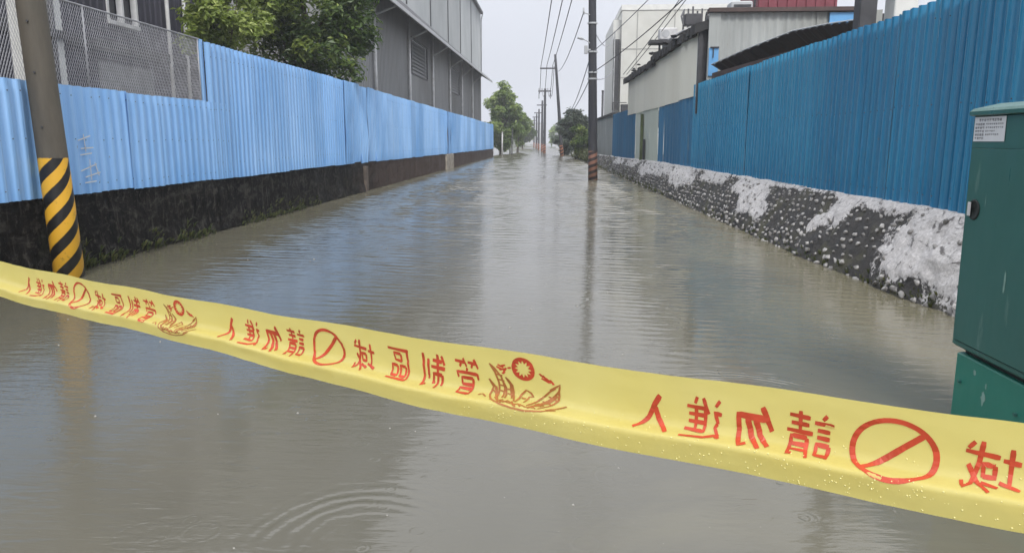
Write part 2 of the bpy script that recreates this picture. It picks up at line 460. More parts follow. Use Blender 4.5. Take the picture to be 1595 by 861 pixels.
# ---------------------------------------------------------------- mesh helpers
class MB:
    def __init__(s):
        s.v = []; s.f = []; s.attr = None

    def add(s, vs, fs):
        o = len(s.v)
        s.v += [tuple(v) for v in vs]
        s.f += [tuple(i + o for i in f) for f in fs]
        return s

    def box(s, a, b):
        x0, y0, z0 = a; x1, y1, z1 = b
        vs = [(x0, y0, z0), (x1, y0, z0), (x1, y1, z0), (x0, y1, z0), (x0, y0, z1), (x1, y0, z1), (x1, y1, z1), (x0, y1, z1)]
        return s.add(vs, [(0, 3, 2, 1), (4, 5, 6, 7), (0, 1, 5, 4), (1, 2, 6, 5), (2, 3, 7, 6), (3, 0, 4, 7)])

    def bbox(s, a, b, c=0.01):
        """box with chamfered vertical and top edges"""
        x0, y0, z0 = a; x1, y1, z1 = b
        def ring(i, z): return [(x0 + i + c, y0 + i, z), (x1 - i - c, y0 + i, z), (x1 - i, y0 + i + c, z), (x1 - i, y1 - i - c, z),
                                (x1 - i - c, y1 - i, z), (x0 + i + c, y1 - i, z), (x0 + i, y1 - i - c, z), (x0 + i, y0 + i + c, z)]
        return s.loft([ring(c, z0), ring(0, z0 + c), ring(0, z1 - c), ring(c, z1)], True)

    def loft(s, rings, caps=True, closed=True):
        n = len(rings[0]); o = len(s.v)
        for r in rings: s.v += [tuple(p) for p in r]
        for i in range(len(rings) - 1):
            for j in range(n if closed else n - 1):
                k = (j + 1) % n
                s.f.append((o + i * n + j, o + i * n + k, o + (i + 1) * n + k, o + (i + 1) * n + j))
        if caps:
            s.f.append(tuple(o + j for j in reversed(range(n))))
            s.f.append(tuple(o + (len(rings) - 1) * n + j for j in range(n)))
        return s

    def tube(s, pts, rad, n=8, caps=True):
        pts = [Vector(p) for p in pts]
        rads = rad if isinstance(rad, (list, tuple)) else [rad] * len(pts)
        rings = []; ref = None
        for i, p in enumerate(pts):
            d = (pts[min(i + 1, len(pts) - 1)] - pts[max(i - 1, 0)]).normalized()
            if ref is None:
                ref = Vector((0, 0, 1)) if abs(d.z) < 0.9 else Vector((1, 0, 0))
            u = (ref - d * ref.dot(d)).normalized(); w = d.cross(u); ref = u
            rings.append([p + (u * cos(2 * pi * j / n) + w * sin(2 * pi * j / n)) * rads[i] for j in range(n)])
        return s.loft(rings, caps)

    def bar(s, p, q, t):
        return s.tube([p, q], t, 4)

    def quad(s, a, b, c, d):
        return s.add([a, b, c, d], [(0, 1, 2, 3)])

    def mesh(s, name, off=(0, 0, 0)):
        me = bpy.data.meshes.new(name)
        ox, oy, oz = off
        me.from_pydata([(x - ox, y - oy, z - oz) for x, y, z in s.v], [], s.f)
        me.update()
        return me

    def build(s, name, mat, parent=None, smooth=False, loc=None):
        if parent is not None:
            off = tuple(wloc(parent))
            oloc = (0, 0, 0)
        else:
            xs = [v[0] for v in s.v]; ys = [v[1] for v in s.v]; zs = [v[2] for v in s.v]
            off = loc if loc is not None else ((min(xs) + max(xs)) / 2, (min(ys) + max(ys)) / 2, min(zs))
            oloc = off
        me = s.mesh(name, off)
        me.materials.append(M[mat])
        if smooth:
            me.polygons.foreach_set('use_smooth', [True] * len(me.polygons))
        o = bpy.data.objects.new(name, me)
        C.objects.link(o)
        o.location = oloc
        if parent is not None:
            o.parent = parent
            WL[o.name] = wloc(parent)
        else:
            WL[o.name] = Vector(oloc)
        return o


WL = {}


def wloc(o):
    return WL[o.name]


def empty(name, loc):
    o = bpy.data.objects.new(name, None)
    o.empty_display_size = 0.2
    C.objects.link(o)
    o.location = loc
    WL[o.name] = Vector(loc)
    return o


def tag(o, label, cat, group=None):
    o['label'] = label; o['category'] = cat
    if group: o['group'] = group
    return o


def thing(name, label, cat, loc, group=None):
    return tag(empty(name, loc), label, cat, group)


def kind(o, k, label=None):
    o['kind'] = k
    if label: o['label'] = label
    return o


def link_mesh(name, me, parent, loc, rz=0.0, rot=None, scale=None):
    """shared-mesh copy as a child, loc in world coordinates"""
    o = bpy.data.objects.new(name, me)
    C.objects.link(o)
    o.parent = parent
    o.location = Vector(loc) - wloc(parent)
    o.rotation_euler = rot if rot is not None else (0, 0, rz)
    if scale: o.scale = scale
    WL[o.name] = Vector(loc)
    return o


# ---------------------------------------------------------------- ground, water
g = MB(); g.quad((-128, -60, -0.45), (128, -60, -0.45), (128, 510, -0.45), (-128, 510, -0.45))
kind(g.build('ground', 'soil'), 'structure')
# flood water: one sheet, finely rippled along the street, flat outside it
def water_sheet():
    yy = np.concatenate([np.arange(-6, 3, 0.25), np.arange(3, 30, 0.026), np.arange(30, 80, 0.06), np.arange(80, 200, 0.12)])
    xx = np.linspace(-6.4, 4.4, 146)
    X, Y = np.meshgrid(xx, yy)
    rs = np.random.RandomState(4)
    h = np.zeros_like(X)
    for lam, amp, y_lo in ((0.115, 0.0010, 3), (0.15, 0.0015, 3.6), (0.21, 0.0020, 4.5), (0.33, 0.0026, 8), (0.50, 0.0036, 14), (0.80, 0.006, 30)):
        for q in range(3):
            ang = rs.uniform(-0.5, 0.5); lm = lam * rs.uniform(0.88, 1.14); ph = rs.uniform(0, 6.28)
            w = np.clip((Y - y_lo) / 6.0, 0, 1)
            if lam < 0.3: w = w * np.clip((36 - Y) / 10.0, 0, 1)
            mod = 0.5 + 0.5 * np.sin(X * rs.uniform(0.9, 2.6) + Y * rs.uniform(0.25, 0.9) + rs.uniform(0, 6.28)) * np.sin(Y * rs.uniform(0.4, 1.1) - X * 0.7 + ph)
            h += amp * 0.62 * w * mod * np.sin(2 * pi / lm * (Y * cos(ang) + X * sin(ang)) + ph)
    # calmer down the middle of the street, rougher along the edges
    calm = 0.7 + 0.3 * np.clip((np.abs(X + 0.4 + 0.012 * Y) - 0.8) / 2.2, 0, 1)
    edge = np.clip((X + 6.4) / 0.4, 0, 1) * np.clip((4.4 - X) / 0.4, 0, 1) * np.clip((200 - Y) / 20, 0, 1)
    h *= calm * edge * (1.45 + 1.7 * np.clip((Y - 8) / 18, 0, 1))
    co = np.stack([X, Y, h], -1).reshape(-1, 3)
    ny, nx = X.shape
    i = np.arange((ny - 1))[:, None] * nx + np.arange(nx - 1)[None, :]
    fc = np.stack([i, i + 1, i + nx + 1, i + nx], -1).reshape(-1, 4)
    outer = np.array([(-127, -59, 0), (127, -59, 0), (127, 509, 0), (-127, 509, 0), (-6.4, -6, 0), (4.4, -6, 0), (4.4, yy[-1], 0), (-6.4, yy[-1], 0)])
    o = len(co)
    fo = [(o + 0, o + 1, o + 5, o + 4), (o + 1, o + 2, o + 6, o + 5), (o + 2, o + 3, o + 7, o + 6), (o + 3, o + 0, o + 4, o + 7)]
    me = bpy.data.meshes.new('flood_water')
    me.from_pydata(np.concatenate([co, outer]).tolist(), [], fc.tolist() + fo)
    me.update()
    me.polygons.foreach_set('use_smooth', [True] * len(me.polygons))
    me.materials.append(M['water'])
    ob = bpy.data.objects.new('flood_water', me)
    C.objects.link(ob)
    return ob
kind(water_sheet(), 'structure')
lb = MB(); lb.box((-60, -6, -0.44), (-6.35, 76, 0.55))
kind(lb.build('yard_ground', 'soil'), 'structure')


def xf(y):   # line of the fence on the right
    return 4.2 - (y - 6.9) * 0.0243


XW = [(-4, 4.05), (5, 3.83), (6.94, 3.72), (8, 3.60), (10.5, 3.47), (17, 3.35), (23.4, 3.19), (35, 2.96), (44, 2.77), (56, 2.45), (66, 2.0), (74, 1.7)]


def xw(y):   # water line of the embankment
    for (a, b), (c, d) in zip(XW, XW[1:]):
        if y <= c:
            return b + (d - b) * (y - a) / (c - a)
    return XW[-1][1]


def ztop(y):
    return (0.875 if y < 26 else max(0.52, 0.875 - (y - 26) * 0.0085)) + 0.045 * noise.noise(Vector((y * 0.9, 3.1, 0))) + 0.02 * noise.noise(Vector((y * 3.7, 1.1, 0)))


rb = MB()
rb.add([(xf(y) + dx, y, z) for y in (-4, 26, 56, 74) for dx, z in ((0.12, -0.44), (0.12, ztop(y) - 0.10), (60, ztop(y) - 0.10))],
       [(3 * i + j, 3 * i + 3 + j, 3 * i + 4 + j, 3 * i + 1 + j) for i in range(3) for j in range(2)])
kind(rb.build('yard_ground', 'soil'), 'structure')

# ---------------------------------------------------------------- left retaining wall
lw = thing('retaining_wall', 'low black stained concrete wall under the light blue fence', 'wall', (-6.12, 40, -0.4))
ys = [3.5]
while ys[-1] < 75: ys.append(ys[-1] + (0.12 if ys[-1] < 26 else 0.6))
ys[-1] = 75.0
b = MB(); rows = 10
vs = []; fs = []
for i, y in enumerate(ys):
    ztp = 0.93 if y < 14 else 0.93 - (y - 14) * 0.0022
    for j in range(rows + 1):
        z = -0.4 + (ztp + 0.4) * j / rows
        n = noise.fractal(Vector((y * 0.9, z * 1.2, 3.3)), 1.0, 2.0, 4) * 0.035
        foot = max(0, 0.30 - max(z, 0)) * 0.35 * (0.5 + noise.noise(Vector((y * 0.8, 0, 9)))) if y < 24 else 0
        vs.append((-6.0 + n * (1 if j < rows else 0.3) + max(0, foot), y, z))
    vs.append((-6.30, y, ztp)); vs.append((-6.30, y, -0.4))
R = rows + 3
for i in range(len(ys) - 1):
    for j in range(R - 1):
        fs.append((i * R + j, (i + 1) * R + j, (i + 1) * R + j + 1, i * R + j + 1))
b.add(vs, fs)
b.build('wall_body', 'black_wall', lw)
for y0, y1 in ((23.25, 23.55), (41.3, 44.2)):
    MB().bbox((-6.1, y0, -0.4), (-5.90, y1, 0.84 if y0 > 30 else 0.8), 0.02).build('pilaster', 'pilaster_a' if y0 > 30 else 'pilaster_b', lw)


# ---------------------------------------------------------------- corrugated sheets
def sheet_mesh(name, w, h, pitch, amp, mat, seed, bend=0.0, nz=4, per=6, flat=0.5, screws=None, sharp=1.0):
    """sheet in local x (width) / z (height), ribs bulge towards -y"""
    rnd = random.Random(seed)
    nx = max(2, int(round(w / pitch * per)))
    ph = rnd.random()
    vs = []; fs = []
    for i in range(nx + 1):
        u = w * i / nx
        t = (u / pitch + ph) % 1.0
        s = 0.5 + 0.5 * cos(2 * pi * t)
        prof = min(1, max(0, (s - 0.5) / (1 - flat) + 0.5))
        prof = (prof * prof * (3 - 2 * prof)) ** sharp
        for k in range(nz + 1):
            z = h * k / nz
            n = noise.noise(Vector((u * 1.2 + seed * 7.7, z * 0.9, seed))) * bend
            dz = (rnd.random() - 0.5) * 0.006 if k in (0, nz) else 0
            vs.append((u, -prof * amp + n, z + dz))
    for i in range(nx):
        for k in range(nz):
            a = i * (nz + 1) + k
            fs.append((a, a + nz + 1, a + nz + 2, a + 1))
    nbase = len(fs)
    if screws:
        k = 0
        while True:
            u = (k - ph) * pitch; k += 1
            if u < 0.02: continue
            if u > w - 0.02: break
            for z in screws:
                if rnd.random() < 0.25: continue
                z2 = z + rnd.uniform(-0.012, 0.012)
                n = noise.noise(Vector((u * 1.2 + seed * 7.7, z2 * 0.9, seed))) * bend
                o = len(vs); rr_ = 0.008
                vs += [(u + cos(a * pi / 3) * rr_, -amp + n - 0.001, z2 + sin(a * pi / 3) * rr_) for a in range(6)] + [(u + cos(a * pi / 3) * rr_ * 0.6, -amp + n - 0.007, z2 + sin(a * pi / 3) * rr_ * 0.6) for a in range(6)]
                fs += [(o + a, o + (a + 1) % 6, o + 6 + (a + 1) % 6, o + 6 + a) for a in range(6)] + [tuple(o + 6 + a for a in range(6))]
    me = bpy.data.meshes.new(name)
    me.from_pydata(vs, [], fs); me.update()
    me.materials.append(M[mat]); me.materials.append(M['rust_metal'])
    me.polygons.foreach_set('use_smooth', [True] * len(fs))
    me.polygons.foreach_set('material_index', [0] * nbase + [1] * (len(fs) - nbase))
    return me


def place_sheets(parent, x_of, y0, y1, w, meshes, z0, right, jit=0.012, name='sheet', zj=0.012, seed=1):
    rnd = random.Random(seed)
    y = y0; k = 0
    while y < y1 - 0.05:
        a, bb = (y, y + w)
        ang = atan2(bb - a, x_of(bb) - x_of(a))
        dz = (rnd.random() - 0.5) * zj * 2; dx = (rnd.random() - 0.5) * jit
        zz = z0(y) if callable(z0) else z0
        me = meshes[rnd.randrange(len(meshes))]
        if right:   # visible side towards -X: run along +Y, local -y must look to -X
            o = link_mesh(name, me, parent, (x_of(bb) + dx, bb, zz + dz), ang + pi)
        else:       # visible side towards +X
            o = link_mesh(name, me, parent, (x_of(a) + dx, a, zz + dz), ang)
        o.rotation_euler.x = (rnd.random() - 0.5) * 0.008
        o.rotation_euler.y = (rnd.random() - 0.5) * 0.004
        y += w; k += 1


# the left fence: low sheets with wire mesh above, then the tall run
lf = lambda y: -6.0
fence_l = thing('corrugated_fence', 'long light blue corrugated fence on the black wall', 'fence', (-6.05, 40, 0.9))
low = [sheet_mesh('sheet', 0.86, 1.34, 0.205, 0.036, 'blue_light', s, 0.010, 4, 14, 0.35, (0.12, 0.68, 1.22), 2.2) for s in (1, 2, 3)]
place_sheets(fence_l, lf, 3.75, 12.85, 0.815, low, 0.925, False, seed=3)
tall = [sheet_mesh('sheet', 0.965, 2.345, 0.20, 0.055, 'blue_light', 10 + s, 0.005, 5, 10, 0.4, (0.3, 1.2, 2.1)) for s in range(3)]
bent = [sheet_mesh('sheet', 0.975, 2.345, 0.185, 0.05, 'blue_light', 20 + s, 0.075, 6, 8, 0.3) for s in range(3)]
place_sheets(fence_l, lf, 12.86, 21.2, 0.92, tall, 0.925, False, seed=4)
place_sheets(fence_l, lf, 21.14, 26.6, 0.92, bent, 0.925, False, jit=0.05, zj=0.03, seed=5)
place_sheets(fence_l, lf, 26.66, 41.4, 0.92, tall, lambda y: 0.93 - (y - 14) * 0.0022, False, seed=6)
place_sheets(fence_l, lf, 41.38, 44.0, 0.92, bent, lambda y: 0.93 - (y - 14) * 0.0022, False, jit=0.06, seed=7)
place_sheets(fence_l, lf, 44.14, 74.0, 0.92, tall, lambda y: 0.93 - (y - 14) * 0.0022, False, jit=0.03, zj=0.02, seed=8)
MB().box((-6.09, 73.9, 0.5), (-6.01, 74.05, 3.25)).build('end_post', 'trim_white', fence_l)
MB().box((-6.075, 12.80, 0.93), (-6.035, 12.88, 3.3)).build('post', 'blue_light', fence_l)
MB().box((-6.11, 3.7, 2.0), (-6.065, 12.8, 2.06)).build('rail', 'dark_metal', fence_l)
MB().box((-6.12, 12.9, 2.8), (-6.07, 73.8, 2.86)).build('rail', 'dark_metal', fence_l)
# chalk scribbles on the low sheets beside the pole
ch = MB()
def on_left(y, z): return (-5.954, y, z)
for y0, z0, y1, z1 in ((9.10, 1.60, 9.36, 1.66), (9.14, 1.50, 9.40, 1.51), (9.22, 1.68, 9.24, 1.46), (9.12, 1.42, 9.36, 1.44),
                       (9.10, 1.22, 9.44, 1.30), (9.18, 1.14, 9.50, 1.19), (9.30, 1.36, 9.30, 1.10), (9.16, 1.07, 9.40, 1.08), (9.40, 1.32, 9.47, 1.15)):
    dy, dz = y1 - y0, z1 - z0; l = sqrt(dy * dy + dz * dz); py, pz = -dz / l * 0.007, dy / l * 0.007
    ch.quad(on_left(y0 - py, z0 - pz), on_left(y1 - py, z1 - pz), on_left(y1 + py, z1 + pz), on_left(y0 + py, z0 + pz))
ch.build('chalk_mark', 'white_trim', fence_l)

# wire mesh on top of the low sheets
wm = thing('wire_mesh_fence', 'galvanised wire mesh above the low blue sheets', 'fence', (-6.06, 8.3, 2.26))
for y in (3.8, 6.3, 9.62, 12.74):
    MB().tube([(-6.06, y, 2.0), (-6.06, y, 3.30)], 0.012, 8).build('post', 'mesh_wire', wm, True)
MB().tube([(-6.06, 3.8, 3.30), (-6.06, 12.8, 3.30)], 0.012, 6).build('top_rail', 'mesh_wire', wm, True)
wires = MB(); za, zb = 2.25, 3.30; Hm = zb - za; st = 0.046
for sgn in (1, -1):
    k = 0
    y = 3.8 - Hm * 0.5
    while y < 12.8 + Hm * 0.5:
        pts = []
        y_a, y_b = (y, y + Hm * 0.5) if sgn > 0 else (y + Hm * 0.5, y)
        t0, t1 = 0.0, 1.0
        f = lambda t: y_a + (y_b - y_a) * t
        lo = [t / 20 for t in range(21) if 3.8 <= f(t / 20) <= 12.76]
        if len(lo) > 1:
            t0, t1 = lo[0], lo[-1]
            x = -6.058 if sgn > 0 else -6.063
            wires.bar((x, f(t0), za + Hm * t0), (x, f(t1), za + Hm * t1), 0.0032)
        y += st
wires.build('wire_netting', 'mesh_wire', wm)

# ---------------------------------------------------------------- stone embankment on the right
emb = thing('stone_embankment', 'sloping stone embankment with pale lime patches under the deep blue fence', 'wall', (3.7, 30, -0.4))
PATCH = [(7.0, 0.75, 1.25, 0.50), (7.9, 0.52, 0.5, 0.36), (6.0, 0.5, 1.2, 0.6), (10.15, 0.72, 0.36, 0.26), (10.6, 0.5, 0.20, 0.14), (9.4, 0.93, 0.9, 0.10), (13.9, 0.62, 0.62, 0.34), (14.8, 0.80, 0.7, 0.2),
         (13.2, 0.45, 0.30, 0.16), (17.5, 0.86, 1.2, 0.16), (21, 0.7, 1.6, 0.3), (24.5, 0.75, 1.6, 0.25), (27.5, 0.7, 1.6, 0.3), (32, 0.8, 2.0, 0.2), (37, 0.75, 2, 0.2)]


def lime(y, t):
    n = noise.fractal(Vector((y * 2.6, t * 2.2, 1.7)), 0.9, 2.1, 5)
    v = 0.16 + n * 0.34
    for cy, ct, ry, rt in PATCH:
        q = ((y - cy + (t - ct) * 0.35) / ry) ** 2 + ((t - ct) / rt) ** 2
        v += 0.85 * exp(-q * q * 0.8)
    if t > 0.94: v += 0.45
    return v


def emb_pt(y, t, out=0.0):
    """t 0 at the water, 1 at the lip"""
    zt = ztop(y)
    x0, x1 = xw(y), xf(y) - 0.13
    bow = sin(pi * min(1, max(0, t))) * 0.13 * (0.6 + 0.8 * noise.noise(Vector((y * 0.45, 0, 7))))
    p = Vector((x0 + (x1 - x0) * t - bow * 0.5, y, zt * t + bow * 0.25))
    if out:
        d = Vector((-zt, 0, x1 - x0)).normalized()
        p += d * out
    return p


def emb_disp(y, t):
    l = min(1, max(0, (lime(y, t) - 0.35) / 0.3))
    a = noise.fractal(Vector((y * 5, t * 5, 8.1)), 0.9, 2.0, 4) * (0.022 + 0.022 * l)
    bq = noise.noise(Vector((y * 1.1, t * 1.3, 2.2))) * 0.05
    return a + bq + l * 0.018


ye = [-4.0]
while ye[-1] < 73.5:
    y = ye[-1]
    ye.append(y + (0.25 if y < 5.5 else 0.045 if y < 16 else 0.09 if y < 30 else 0.3))
ts = [-0.45, -0.2] + [i / 26 for i in range(27)]
vs = []; fs = []; lv = []
for y in ye:
    for t in ts:
        p = emb_pt(y, t, emb_disp(y, t) if t > -0.3 else 0)
        vs.append(tuple(p)); lv.append(min(1, max(0, lime(y, t))))
    zt = ztop(y)
    for dx in (0.05, 0.20):
        n = noise.noise(Vector((y * 3, dx * 9, 4))) * 0.02
        vs.append((xf(y) - 0.13 + dx, y, zt + n)); lv.append(min(1, max(0, lime(y, 0.97))))
    vs.append((xf(y) + 0.07, y, -0.4)); lv.append(0)
R = len(ts) + 3
for i in range(len(ye) - 1):
    for j in range(R - 1):
        fs.append((i * R + j, i * R + j + 1, (i + 1) * R + j + 1, (i + 1) * R + j))
e = MB().add(vs, fs).build('wall_face', 'mortar', emb, True)
at = e.data.attributes.new('lime', 'FLOAT', 'POINT')
at.data.foreach_set('value', lv)


def blob(seed, sub=1):
    rnd = random.Random(seed)
    t = (1 + sqrt(5)) / 2
    v = [Vector(p).normalized() for p in ((-1, t, 0), (1, t, 0), (-1, -t, 0), (1, -t, 0), (0, -1, t), (0, 1, t), (0, -1, -t), (0, 1, -t), (t, 0, -1), (t, 0, 1), (-t, 0, -1), (-t, 0, 1))]
    f = [(0, 11, 5), (0, 5, 1), (0, 1, 7), (0, 7, 10), (0, 10, 11), (1, 5, 9), (5, 11, 4), (11, 10, 2), (10, 7, 6), (7, 1, 8), (3, 9, 4), (3, 4, 2), (3, 2, 6), (3, 6, 8), (3, 8, 9), (4, 9, 5), (2, 4, 11), (6, 2, 10), (8, 6, 7), (9, 8, 1)]
    for _ in range(sub):
        cache = {}; nf = []
        def mid(a, b):
            k = (min(a, b), max(a, b))
            if k not in cache:
                cache[k] = len(v); v.append(((v[a] + v[b]) / 2).normalized())
            return cache[k]
        for a, b_, c in f:
            ab, bc, ca = mid(a, b_), mid(b_, c), mid(c, a)
            nf += [(a, ab, ca), (b_, bc, ab), (c, ca, bc), (ab, bc, ca)]
        f = nf
    out = []
    for p in v:
        q = p * (1 + 0.45 * noise.noise(p * 1.5 + Vector((seed * 3.1, 0, 0))) + (rnd.random() - 0.5) * 0.22)
        out.append(q)
    return out, f


BL = [blob(s, 1) for s in range(6)]
BL0 = [blob(s + 50, 0) for s in range(4)]
stone_me = []
for i, (v, f) in enumerate(BL):
    me = bpy.data.meshes.new('stone'); me.from_pydata([tuple(p) for p in v], [], f); me.update()
    me.materials.append(M['stone'])
    me.polygons.foreach_set('use_smooth', [True] * len(f))
    stone_me.append(me)
spots = []
row = 0
t = 0.02
while t < 0.93:
    y = 5.6 + random.random() * 0.1
    while y < 52:
        tt = t + (random.random() - 0.5) * 0.055
        yy = y + (random.random() - 0.5) * 0.07
        l = lime(yy, tt)
        skip = 0.75 if l > 0.6 else 0.12
        if noise.noise(Vector((yy * 0.8, tt * 2, 5.5))) > 0.5: skip = 0.5
        if random.random() > skip:
            spots.append((yy, tt, random.uniform(0.017, 0.034) * (1.2 if tt < 0.2 else 1)))
        y += random.uniform(0.15, 0.28)
    t += 0.098; row += 1


def stone_xf(y, t, r):
    p = emb_pt(y, t, emb_disp(y, t) - r * 0.05)
    e_ = Euler((random.uniform(-0.45, 0.45), random.uniform(-0.5, 0.5), random.uniform(-0.4, 0.4)))
    sc = (r * random.uniform(0.8, 1.1), r * random.uniform(1.2, 2.2), r * random.uniform(0.8, 1.1))
    return p, e_, sc


vis = sorted((s for s in spots if s[0] > 7.0), key=lambda s: -s[2] / s[0])
near = set(vis[:298])
rest = MB()
for s in spots:
    p, e_, sc = stone_xf(*s)
    if s in near:
        link_mesh('stone', random.choice(stone_me), emb, p, rot=e_, scale=sc)
    else:
        v, f = random.choice(BL if s[0] < 16 else BL0)
        mt = Matrix.Translation(p) @ e_.to_matrix().to_4x4() @ Matrix.Diagonal((*sc, 1))
        rest.add([mt @ q for q in v], f)
kind(rest.build('small_stones', 'stone', emb, True), 'stuff')

# ---------------------------------------------------------------- deep blue fence and its neighbours on the right
fence_r = thing('corrugated_fence', 'tall deep blue corrugated fence above the stone embankment', 'fence', (4.1, 12, 0.9))
dr = [sheet_mesh('sheet', 0.945, 2.20, 0.185, 0.078, 'blue_deep', 40 + s, 0.008, 5, 14, 0.55, (0.15, 1.1, 2.0)) for s in range(4)]
place_sheets(fence_r, xf, -3.0, 20.3, 0.885, dr, 0.875, True, seed=11)
fence_b = thing('sheet_fence', 'blue flat sheet fence below the cream wall', 'fence', (3.8, 23.6, 0.85))
db = [sheet_mesh('sheet', 1.11, 2.26, 0.52, 0.022, 'blue_navy', 60 + s, 0.02, 4, 10, 0.1) for s in range(3)]
place_sheets(fence_b, lambda y: xf(y) - 0.02, 20.4, 26.75, 1.06, db, lambda y: 0.80 + (0.0 if y < 25 else -0.02), True, jit=0.04, zj=0.03, seed=12)
door = thing('metal_gate', 'pale green sheet metal gate with a mossy post', 'gate', (3.64, 29.8, 0.8))
gd = [sheet_mesh('door_leaf', 2.0, 1.98, 0.4, 0.010, 'green_white', 70 + s, 0.02, 4, 8, 0.3) for s in range(2)]
place_sheets(door, lambda y: xf(y) - 0.015, 26.85, 32.8, 2.0, gd, 0.80, True, name='door_leaf', seed=13)
MB().box((xf(30.6) - 0.12, 30.5, 0.7), (xf(30.6) - 0.03, 30.75, 2.65)).build('gate_post', 'green_post', door)
MB().box((xf(29.9) - 0.10, 29.8, 0.7), (xf(29.9) - 0.04, 29.95, 1.65)).build('gate_stop', 'dark_metal', door)
fence_n = thing('sheet_fence', 'narrow dark blue sheet fence between the pale gate and the grey sheets', 'fence', (3.45, 37.5, 0.75))
dn = [sheet_mesh('sheet', 1.10, 2.30, 0.26, 0.02, 'blue_navy', 80 + s, 0.02, 3, 6, 0.2) for s in range(2)]
place_sheets(fence_n, lambda y: xf(y) - 0.02, 32.95, 42.1, 1.045, dn, 0.72, True, seed=14)
fence_g = thing('sheet_fence', 'grey sheet fence with a dark top edge behind the striped pole', 'fence', (3.1, 48, 0.65))
dg = [sheet_mesh('sheet', 1.54, 2.38, 0.5, 0.012, 'grey_sheet', 90 + s, 0.02, 3, 6, 0.2) for s in range(2)]
place_sheets(fence_g, lambda y: xf(y) - 0.02, 42.2, 54.2, 1.49, dg, 0.60, True, seed=15)
MB().add([(xf(y) + dx, y, z) for y in (42.2, 54.5) for dx, z in ((-0.10, 2.95), (0.35, 3.02), (0.35, 3.16), (-0.10, 3.12))],
         [(0, 1, 5, 4), (1, 2, 6, 5), (2, 3, 7, 6), (3, 0, 4, 7), (0, 3, 2, 1), (4, 5, 6, 7)]).build('top_capping', 'roof_debris', fence_g)

# ---------------------------------------------------------------- cream lean-to with ragged roof
cr = thing('lean_to_shed', 'cream clad shed with a ragged dark roof edge', 'shed', (5.0, 28, 0.8))
cp = [sheet_mesh('wall_panel', 2.55, 1.62, 2.5, 0.0, 'cream', 100 + s, 0.012, 3, 4, 0.2) for s in range(2)]
for k in range(6):
    y0 = 20.42 + k * 2.52
    yb = y0 + 2.52
    o = link_mesh('wall_panel', cp[k % 2], cr, (xf(yb) - (0.065 if k == 0 else 0.05), yb, 2.78 if k == 0 else 2.74 + 0.01 * (k % 2)), atan2(2.52, xf(yb) - xf(y0)) + pi)
b = MB()
b.add([(xf(20.4) - 0.05, 20.40, 0.8), (9.5, 20.40, 0.8), (9.5, 20.40, 4.9), (xf(20.4) - 0.05, 20.40, 4.42)], [(0, 1, 2, 3)])
b.build('end_wall', 'dark_metal', cr)
MB().box((xf(20.4) - 0.11, 20.30, 2.3), (xf(20.4) + 0.0, 20.40, 4.45)).build('corner_trim', 'dark_metal', cr)
MB().box((xf(20.6) - 0.085, 20.41, 2.75), (xf(20.6) - 0.07, 20.56, 4.4)).build('edge_strip', 'white_trim', cr)
rnd = random.Random(5)
rows_ = []
y = 20.2
pts = []
while y < 36.2:
    pts.append(y); y += 0.28
b = MB()
for i in range(len(pts) - 1):
    y0, y1 = pts[i], pts[i + 1] + 0.03
    up = 0.02 + 0.06 * noise.noise(Vector((y0 * 0.8, 0, 0)))
    dz = rnd.uniform(-0.025, 0.025) + (0.12 if y0 < 27.5 else 0)
    xo = xf(y0) - rnd.uniform(0.18, 0.26)
    drop = rnd.uniform(0.10, 0.30)
    b.add([(xo, y0, 4.30 + dz - drop * 0.4), (xo, y1, 4.30 + dz - drop * 0.4), (xo + 0.9, y1, 4.52 + dz), (xo + 0.9, y0, 4.52 + dz),
           (xo, y0, 4.42 + dz + up), (xo, y1, 4.42 + dz + up), (xo + 0.9, y1, 4.64 + dz + up), (xo + 0.9, y0, 4.64 + dz + up)],
          [(0, 3, 2, 1), (4, 5, 6, 7), (0, 1, 5, 4), (1, 2, 6, 5), (2, 3, 7, 6), (3, 0, 4, 7)])
b.build('roof', 'roof_debris', cr)
b = MB()
for k in range(9):
    yy = rnd.uniform(20.5, 36); v, f = rnd.choice(BL0); s = rnd.uniform(0.04, 0.09)
    mt = Matrix.Translation((xf(yy) - rnd.uniform(0.05, 0.4), yy, 4.50 + rnd.uniform(-0.15, 0.12) + (0.15 if 24 < yy < 28 else 0))) @ Matrix.Diagonal((s * 1.4, s * 3.2, s * 0.6, 1))
    b.add([mt @ q for q in v], f)
kind(b.build('roof_debris', 'roof_debris', cr), 'stuff')

# ---------------------------------------------------------------- grey corrugated shed behind the fence, awning, tank
gs = thing('corrugated_shed', 'grey corrugated shed wall behind the deep blue fence', 'shed', (6, 20.1, 0.8))
sg = [sheet_mesh('sheet', 0.82, 4.02, 0.2, 0.03, 'grey_sheet', 110 + s, 0.01, 3, 6, 0.2) for s in range(3)]
for k in range(4):
    link_mesh('sheet', sg[k % 3], gs, (4.27 + k * 0.81, 20.2, 0.85), 0)
link_mesh('sheet', sg[0], gs, (4.27 + 4 * 0.81, 20.2, 0.85), 0)
MB().box((3.95, 20.02, 4.83), (7.9, 20.32, 4.93)).build('roof_edge', 'rust_metal', gs)
MB().box((3.98, 20.12, 2.9), (4.26, 20.22, 4.82)).build('corner_panel', 'grey_sheet', gs)
MB().box((4.00, 20.08, 3.25), (4.24, 20.115, 3.95)).build('blue_panel', 'steel_blue', gs)
MB().box((7.0, 20.10, 4.45), (7.9, 20.16, 4.80)).build('blue_panel', 'steel_blue', gs)
b = MB(); b.tube([(4.02, 20.05, 3.96), (4.24, 20.05, 3.96)], 0.02, 6); b.tube([(4.10, 20.05, 3.96), (4.10, 20.05, 3.70)], 0.015, 6)
b.build('pipe_bracket', 'dark_metal', gs)
